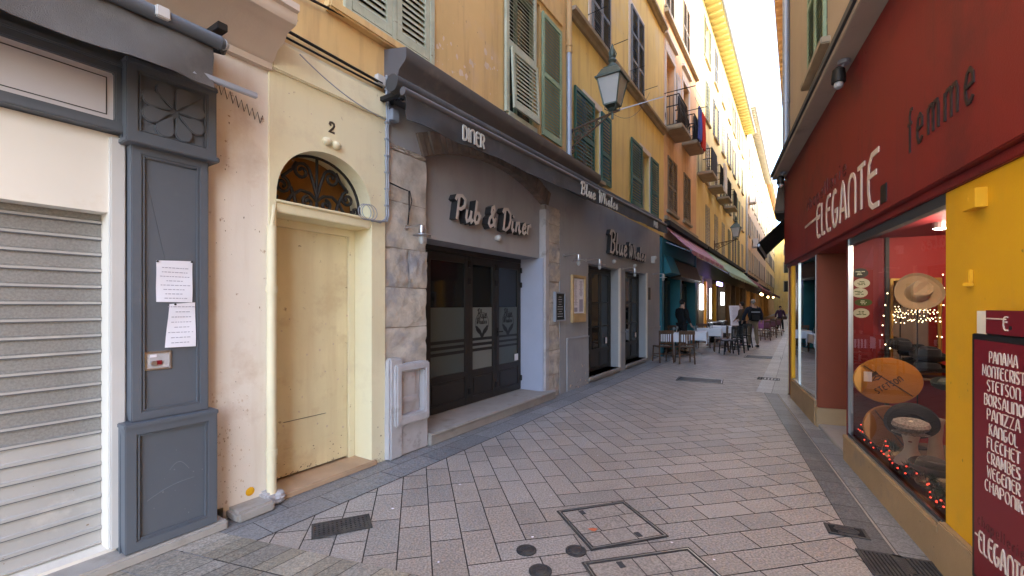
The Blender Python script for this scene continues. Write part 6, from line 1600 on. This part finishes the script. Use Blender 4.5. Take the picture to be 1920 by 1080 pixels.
valve('round iron valve cover left of the two above the bottom edge', 987, 1033, .066, False); valve('round iron valve cover with a dark hole beside the square slab cover', 1080, 1034, .068, True); valve('round iron valve cover touching the bottom edge of the photo', 1013, 1072, .07, False)
def grate(name, label, px, py, w, l, rz, n, along=True, frame=.02, bm_=castiron):
    g = ground(px, py); T = Thing(name, label, 'grate', g, None, rz=rz)
    m = MB(); m.wall(-w/2, w/2, -l/2, l/2, 0, 1, [(-w/2+frame, w/2-frame, -l/2+frame, l/2-frame)]); m.v = [(x, z, .004+.008*y) for x, y, z in m.v]; T.part('grate_frame', m, bm_)
    T.part('drain_pit', MB().box(-w/2+frame, w/2-frame, -l/2+frame, l/2-frame, .005, .0075), shopdark)
    m = MB()
    for i in range(n):
        x = -w/2+frame+(w-2*frame)*(i+.5)/n; k = (w-2*frame)/n*.28; m.box(x-k, x+k, -l/2+frame, l/2-frame, .0076, .0115)
    if not along:
        for i in range(6): y = -l/2+frame+(l-2*frame)*(i+.5)/6; m.box(-w/2+frame, w/2-frame, y-.008, y+.008, .0077, .0122)
    T.part('grate_bars', m, bm_)
grate('drain_grate', 'rectangular iron drain grate in the paving before the yellow door', 641, 988, .40, .22, .42+.0, 12, False)
gR = R.rz
grate('gutter_grate', 'slotted iron gutter grate at the bottom right beside the shop plinth, the left one', 1664, 1062, .24, .30, gR-pi/2+.05, 9)
grate('gutter_grate', 'slotted iron gutter grate at the bottom right beside the shop plinth, the right one', 1728, 1068, .22, .22, gR-pi/2+.05, 8)
T = grate('meter_cover', 'small oval marked iron cover at the edge of the right gutter', 1587, 998, .24, .16, gR-pi/2+.0, 1)
m = MB(); g = ground(1587, 998); m.lathe([(.075,.012),(.075,.0165),(.06,.0165),(.055,.014),(.004,.014)], (0,0,0), 24, sq=(1,.65)); single('cover_lid', m, castiron, 'oval lid in the small iron cover at the edge of the right gutter', 'cover', at=g, rz=gR-pi/2)
grate('gutter_grate', 'dark gutter grate across the bend of the right gutter by the shop corner', 1441, 711, .42, .35, hd-pi/2, 6)
m = MB(); rg3 = random.Random(17)
for i in range(9):
    p = ground(rg3.uniform(450, 1500), rg3.uniform(760, 1070)); r = rg3.uniform(.006, .013); k = rg3.uniform(0, 3)
    m.add([(p.x+r*cos(k+2*pi*q/5)*rg3.uniform(.6,1.3), p.y+r*sin(k+2*pi*q/5)*rg3.uniform(.6,1.3), .0125) for q in range(5)], [(0,1,2,3,4)])
single('litter_specks', m, paper, 'scattered pale specks of chewing gum and litter on the paving', 'litter', kind='stuff')
p = ground(1112, 996); m = MB(); m.add([(p.x+.03*cos(q)*(1+.4*sin(3*q)), p.y+.022*sin(q), .0125) for q in [2*pi*i/12 for i in range(12)]], [tuple(range(12))]); single('paint_mark', m, mat('orange_spray_paint', (.62,.16,.07), .8, .1), 'small orange spray mark on the square slab cover', 'mark')

# ================================================================== people
def skinmesh(name, verts, edges, mt, parent, root=0, sub=2):
    me = bpy.data.meshes.new(name); me.from_pydata([v[:3] for v in verts], edges, [])
    o = bpy.data.objects.new(name, me); COL.objects.link(o)
    md = o.modifiers.new('skin', 'SKIN'); md.use_smooth_shade = True; md.branch_smoothing = .4
    for i, v in enumerate(verts):
        sv = me.skin_vertices[0].data[i]; r = v[3]; sv.radius = r if isinstance(r, tuple) else (r, r); sv.use_root = (i == root)
    s = o.modifiers.new('sub', 'SUBSURF'); s.levels = sub; s.render_levels = sub
    dg = bpy.context.evaluated_depsgraph_get()
    new = bpy.data.meshes.new_from_object(o.evaluated_get(dg)); new.name = name
    o.modifiers.clear(); o.data = new; new.materials.clear(); new.materials.append(mt)
    for p in new.polygons: p.use_smooth = True
    o.parent = parent; return o
def person(label, at, rz, h, top, legs, hair, lf, rf, la, ra, lean=0.0, headturn=(0, 0), coat=False, top_len=None):
    """front is +y; lf/rf foot offsets (x,y,lift), la/ra hand positions (x,y,z) for a 1.75 m body"""
    T = Thing('person', label, 'person', at, None, 'people in the lane', rz=rz); k = h/1.75
    T.root.scale = (k, k, k); P = T.root
    hipL, hipR = Vector((-.085, 0, .90)), Vector((.085, 0, .90))
    def knee(hp, ft, bend=.05): m_ = (hp+ft)/2; return Vector((m_.x, m_.y+bend, m_.z+.02))
    ft = [Vector((lf[0], lf[1], .085+lf[2])), Vector((rf[0], rf[1], .085+rf[2]))]
    kn = [knee(hipL, ft[0]), knee(hipR, ft[1])]
    sh = [Vector((-.185, lean, 1.42)), Vector((.185, lean, 1.42))]
    hd_ = [Vector(la), Vector(ra)]
    def elbow(s, hnd, sx): m_ = (s+hnd)/2; return Vector((m_.x+sx*.035, m_.y-.07, m_.z-.02))
    el = [elbow(sh[0], hd_[0], -1), elbow(sh[1], hd_[1], 1)]
    wr = [el[i].lerp(hd_[i], .9) for i in range(2)]
    hx, hy = headturn
    V = [(0,0,.95,.10),(0,lean*.4,1.12,(.13,.09)),(0,lean*.8,1.32,(.145,.10)),(0,lean,1.46,.065),(hx*.3,lean+hy*.4+.01,1.54,.052),(hx*.7,lean+hy+.02,1.62,(.068,.082)),(hx,lean+hy+.015,1.70,(.058,.07)),(hx,lean+hy+.1,1.615,.016)]
    E = [(0,1),(1,2),(2,3),(3,4),(4,5),(5,6),(5,7)]
    for i in range(2):
        n = len(V); V += [(*sh[i],.058),(*el[i],.042),(*wr[i],.028),(*hd_[i],(.036,.02))]; E += [(3,n),(n,n+1),(n+1,n+2),(n+2,n+3)]
        d = (hd_[i]-wr[i]).normalized()
        for q in range(5):
            b = len(V); off = Vector(((q-2)*.012, (q-2)*.006, 0)); p1 = hd_[i]+d*.045+off; p2 = hd_[i]+d*(.07+.012*(2-abs(q-2)))+off+Vector((0,.012,-.008))
            if q == 0: p1 = hd_[i]+Vector((0,.03,-.005)); p2 = p1+d*.03+Vector((0,.012,0))
            V += [(*p1,.009),(*p2,.007)]; E += [(n+3,b),(b,b+1)]
    for i, hp in enumerate((hipL, hipR)):
        n = len(V); V += [(*hp,.075),(*kn[i],.052),(*ft[i],.036),(ft[i].x*1.1,ft[i].y+.15,.03+lf[2]*.6,.03)]; E += [(0,n),(n,n+1),(n+1,n+2),(n+2,n+3)]
    skinmesh('body', V, E, skin, P)
    zb = top_len or .86
    V = [(0,0,zb,(.165,.125)),(0,lean*.3,1.08,(.165,.125)),(0,lean*.8,1.32,(.19,.135)),(0,lean,1.475,.09)]; E = [(0,1),(1,2),(2,3)]
    for i in range(2):
        n = len(V); V += [(*sh[i],.095),(*el[i],.066),(*el[i].lerp(hd_[i],.82),.048)]; E += [(2,n),(n,n+1),(n+1,n+2)]
    skinmesh('jacket', V, E, top, P)
    V = [(0,0,.96,.12)]; E = []
    for i, hp in enumerate((hipL, hipR)):
        n = len(V); V += [(*hp,.098),(*kn[i],.072),(ft[i].x,ft[i].y,ft[i].z+.02,.055)]; E += [(0,n),(n,n+1),(n+1,n+2)]
    skinmesh('trousers', V, E, legs, P)
    for i in range(2):
        m = MB(); f = ft[i]; z = f.z-.085
        m.sheet([[(f.x+x*w, f.y+y, z+zz*q) for x in (-1,-.8,0,.8,1)] for y, w, q, zz in ((-.06,.03,1,.02),(-.05,.042,1,.09),(.02,.045,1,.095),(.09,.05,1,.06),(.16,.045,1,.045),(.19,.025,1,.02))])
        m.v = m.v
        sb = MB()
        for y0, y1, w, t in ((-.065,.02,.043,.085),(.02,.10,.046,.07),(.10,.19,.042,.05)): sb.box(f.x-w, f.x+w, f.y+y0, f.y+y1, z+.0, z+t)
        T.part('shoe', sb, shoe, bev=.015)
    m = MB(); hc = Vector((hx*.9, lean+hy-.012, 1.672)); m.ball(hc, .098, 14, 9, (.86,.98,.92)); m.v = [v if not (v[1] > hc.y+.03 and v[2] < hc.z+.03) else (v[0]*.9, min(v[1], hc.y+.055), max(v[2], hc.z+.02)) for v in m.v]
    T.part('hair', m, hair, smooth=True)
    m = MB()
    for s_ in (-1, 1): m.ball((hx*.8+s_*.03, lean+hy+.098, 1.642), .009, 6, 4)
    T.part('eyes', m, darkhair); m = MB(); m.ball((hx*.75, lean+hy+.098, 1.575), .016, 8, 4, (1.2,.4,.3)); T.part('mouth', m, MATS['mauve_awning_cloth'])
    m = MB()
    for s_ in (-1, 1): m.ball((hx*.8+s_*.082, lean+hy+.01, 1.625), .024, 8, 5, (.4,.7,1.1))
    T.part('ears', m, skin, smooth=True)
    return T
gman = ground(1412, 651); zs = lambda py0, py1, Y: (py1-py0)*Y/FPX
pm = person('man seen from behind in beige trousers and navy jacket wearing a backpack', gman, -hd*0-.25, zs(562, 652, gman.y), navy, beigetr, greyhair, (-.15,-.10,0), (.17,.08,0), (-.33,.12,.92), (.30,.10,.95))
T = Thing('backpack', 'dark backpack with a grey strap on the back of the man in beige trousers', 'backpack', gman+Vector((0,0,1.05)), None, rz=-.25)
m = MB(); m.box(-.17, .17, -.34, -.15, -.05, .42); T.part('bag', m, blackcl, bev=.05); T.part('bag_pocket', MB().box(-.13, .13, -.38, -.335, -.02, .18), awndark, bev=.02)
m = MB(); m.box(-.15, .15, -.346, -.338, .27, .31); T.part('grey_stripe', m, zinc)
for s_ in (-1, 1): T.part('strap', MB().tube([(s_*.12,-.16,.40),(s_*.13,-.05,.49),(s_*.13,.10,.42),(s_*.15,.10,.15),(s_*.15,-.16,.0)], .02, 6), blackcl)
g2 = ground(1392, 648)
person('person in dark brown coat standing at the black chairs left of the backpacker', g2, .9, 1.72, browncl, blackcl, darkhair, (-.10,0,0), (.12,.05,0), (-.25,.22,1.02), (.24,.2,1.0), lean=.03)
gw = ground(1463, 621)
person('woman in dark clothes walking up the lane with a plum coat over her arm', gw, pi-.2, zs(574.5, 622, gw.y), plum, blackcl, darkhair, (-.10,.20,0), (.12,-.18,.03), (-.30,.10,.92), (.30,.05,.90), top_len=.78)
T = Thing('handbag', 'small tan handbag carried by the woman walking up the lane', 'handbag', gw+Vector((.12,-.22,.72)), None)
m = MB(); m.box(-.13, .13, -.05, .05, 0, .2); T.part('bag', m, browncl, bev=.02); T.part('strap', MB().tube([(-.11,0,.18),(-.16,.08,.6),(.0,.16,.66)], .012, 6), shoe)
wa = L.at(1257, 640, -.25)
gwt = L.w(15.55, .32, 0)
person('waiter in black short sleeves standing sideways before the teal restaurant door', gwt, -1.2, 1.78, blackcl, blackcl, darkhair, (-.09,.02,0), (.11,.06,0), (-.24,.20,.98), (.26,.14,.93), headturn=(0,.03))

# ================================================================== light, sky, camera
sunel, off = radians(33), radians(75)
dh = L.u*(-cos(off))+L.n*sin(off)
to = Vector((dh.x*cos(sunel), dh.y*cos(sunel), sin(sunel)))
W = bpy.data.worlds.new('World'); SC.world = W; W.use_nodes = True
bg = W.node_tree.nodes['Background']; sky = W.node_tree.nodes.new('ShaderNodeTexSky'); sky.sky_type = 'NISHITA'; sky.sun_disc = False
sky.sun_elevation = sunel; sky.sun_rotation = atan2(to.x, to.y); sky.dust_density = 1.5; sky.air_density = 1.0; sky.ozone_density = 1.5
W.node_tree.links.new(sky.outputs[0], bg.inputs[0]); bg.inputs[1].default_value = .15
sl = bpy.data.lights.new('sun', 'SUN'); sl.energy = .85; sl.angle = radians(12); sl.color = (1, .93, .82)
so = bpy.data.objects.new('sun', sl); COL.objects.link(so); so.rotation_euler = (-to).to_track_quat('-Z', 'Y').to_euler(); so.location = (0, 0, 40)
# lit lamps seen in the photo: the shop window's ceiling spot, neon and warm lamps are the emitting meshes above
def lamp(name, p, e, col, r=.05, kind='POINT'):
    l = bpy.data.lights.new(name, kind); l.energy = e; l.color = col; l.shadow_soft_size = r
    o = bpy.data.objects.new(name, l); COL.objects.link(o); o.location = p; return o
lamp('ceiling_spot_light', R.w(4.35, -.45, 2.18), 4.2, (1, .84, .62), .05)
lamp('corner_window_light', R.w(7.9, -.28, 2.14), .8, (1, .84, .62), .05)
cam = bpy.data.cameras.new('camera'); co = bpy.data.objects.new('camera', cam); COL.objects.link(co); SC.camera = co
co.location = (0, 0, EYE); co.rotation_euler = (pi/2, 0, 0); cam.sensor_width = 36; cam.lens = 36*FPX/1920
cam.shift_y = (HZ-540)/1920; cam.clip_start = .05; cam.clip_end = 2000
vs = SC.view_settings; vs.view_transform = 'Standard'; vs.look = 'None'; vs.gamma = 1; vs.exposure = 3.2
SC.cycles.max_bounces = 10; SC.cycles.diffuse_bounces = 6; SC.cycles.glossy_bounces = 4; SC.cycles.transparent_max_bounces = 8; SC.cycles.sample_clamp_indirect = 6
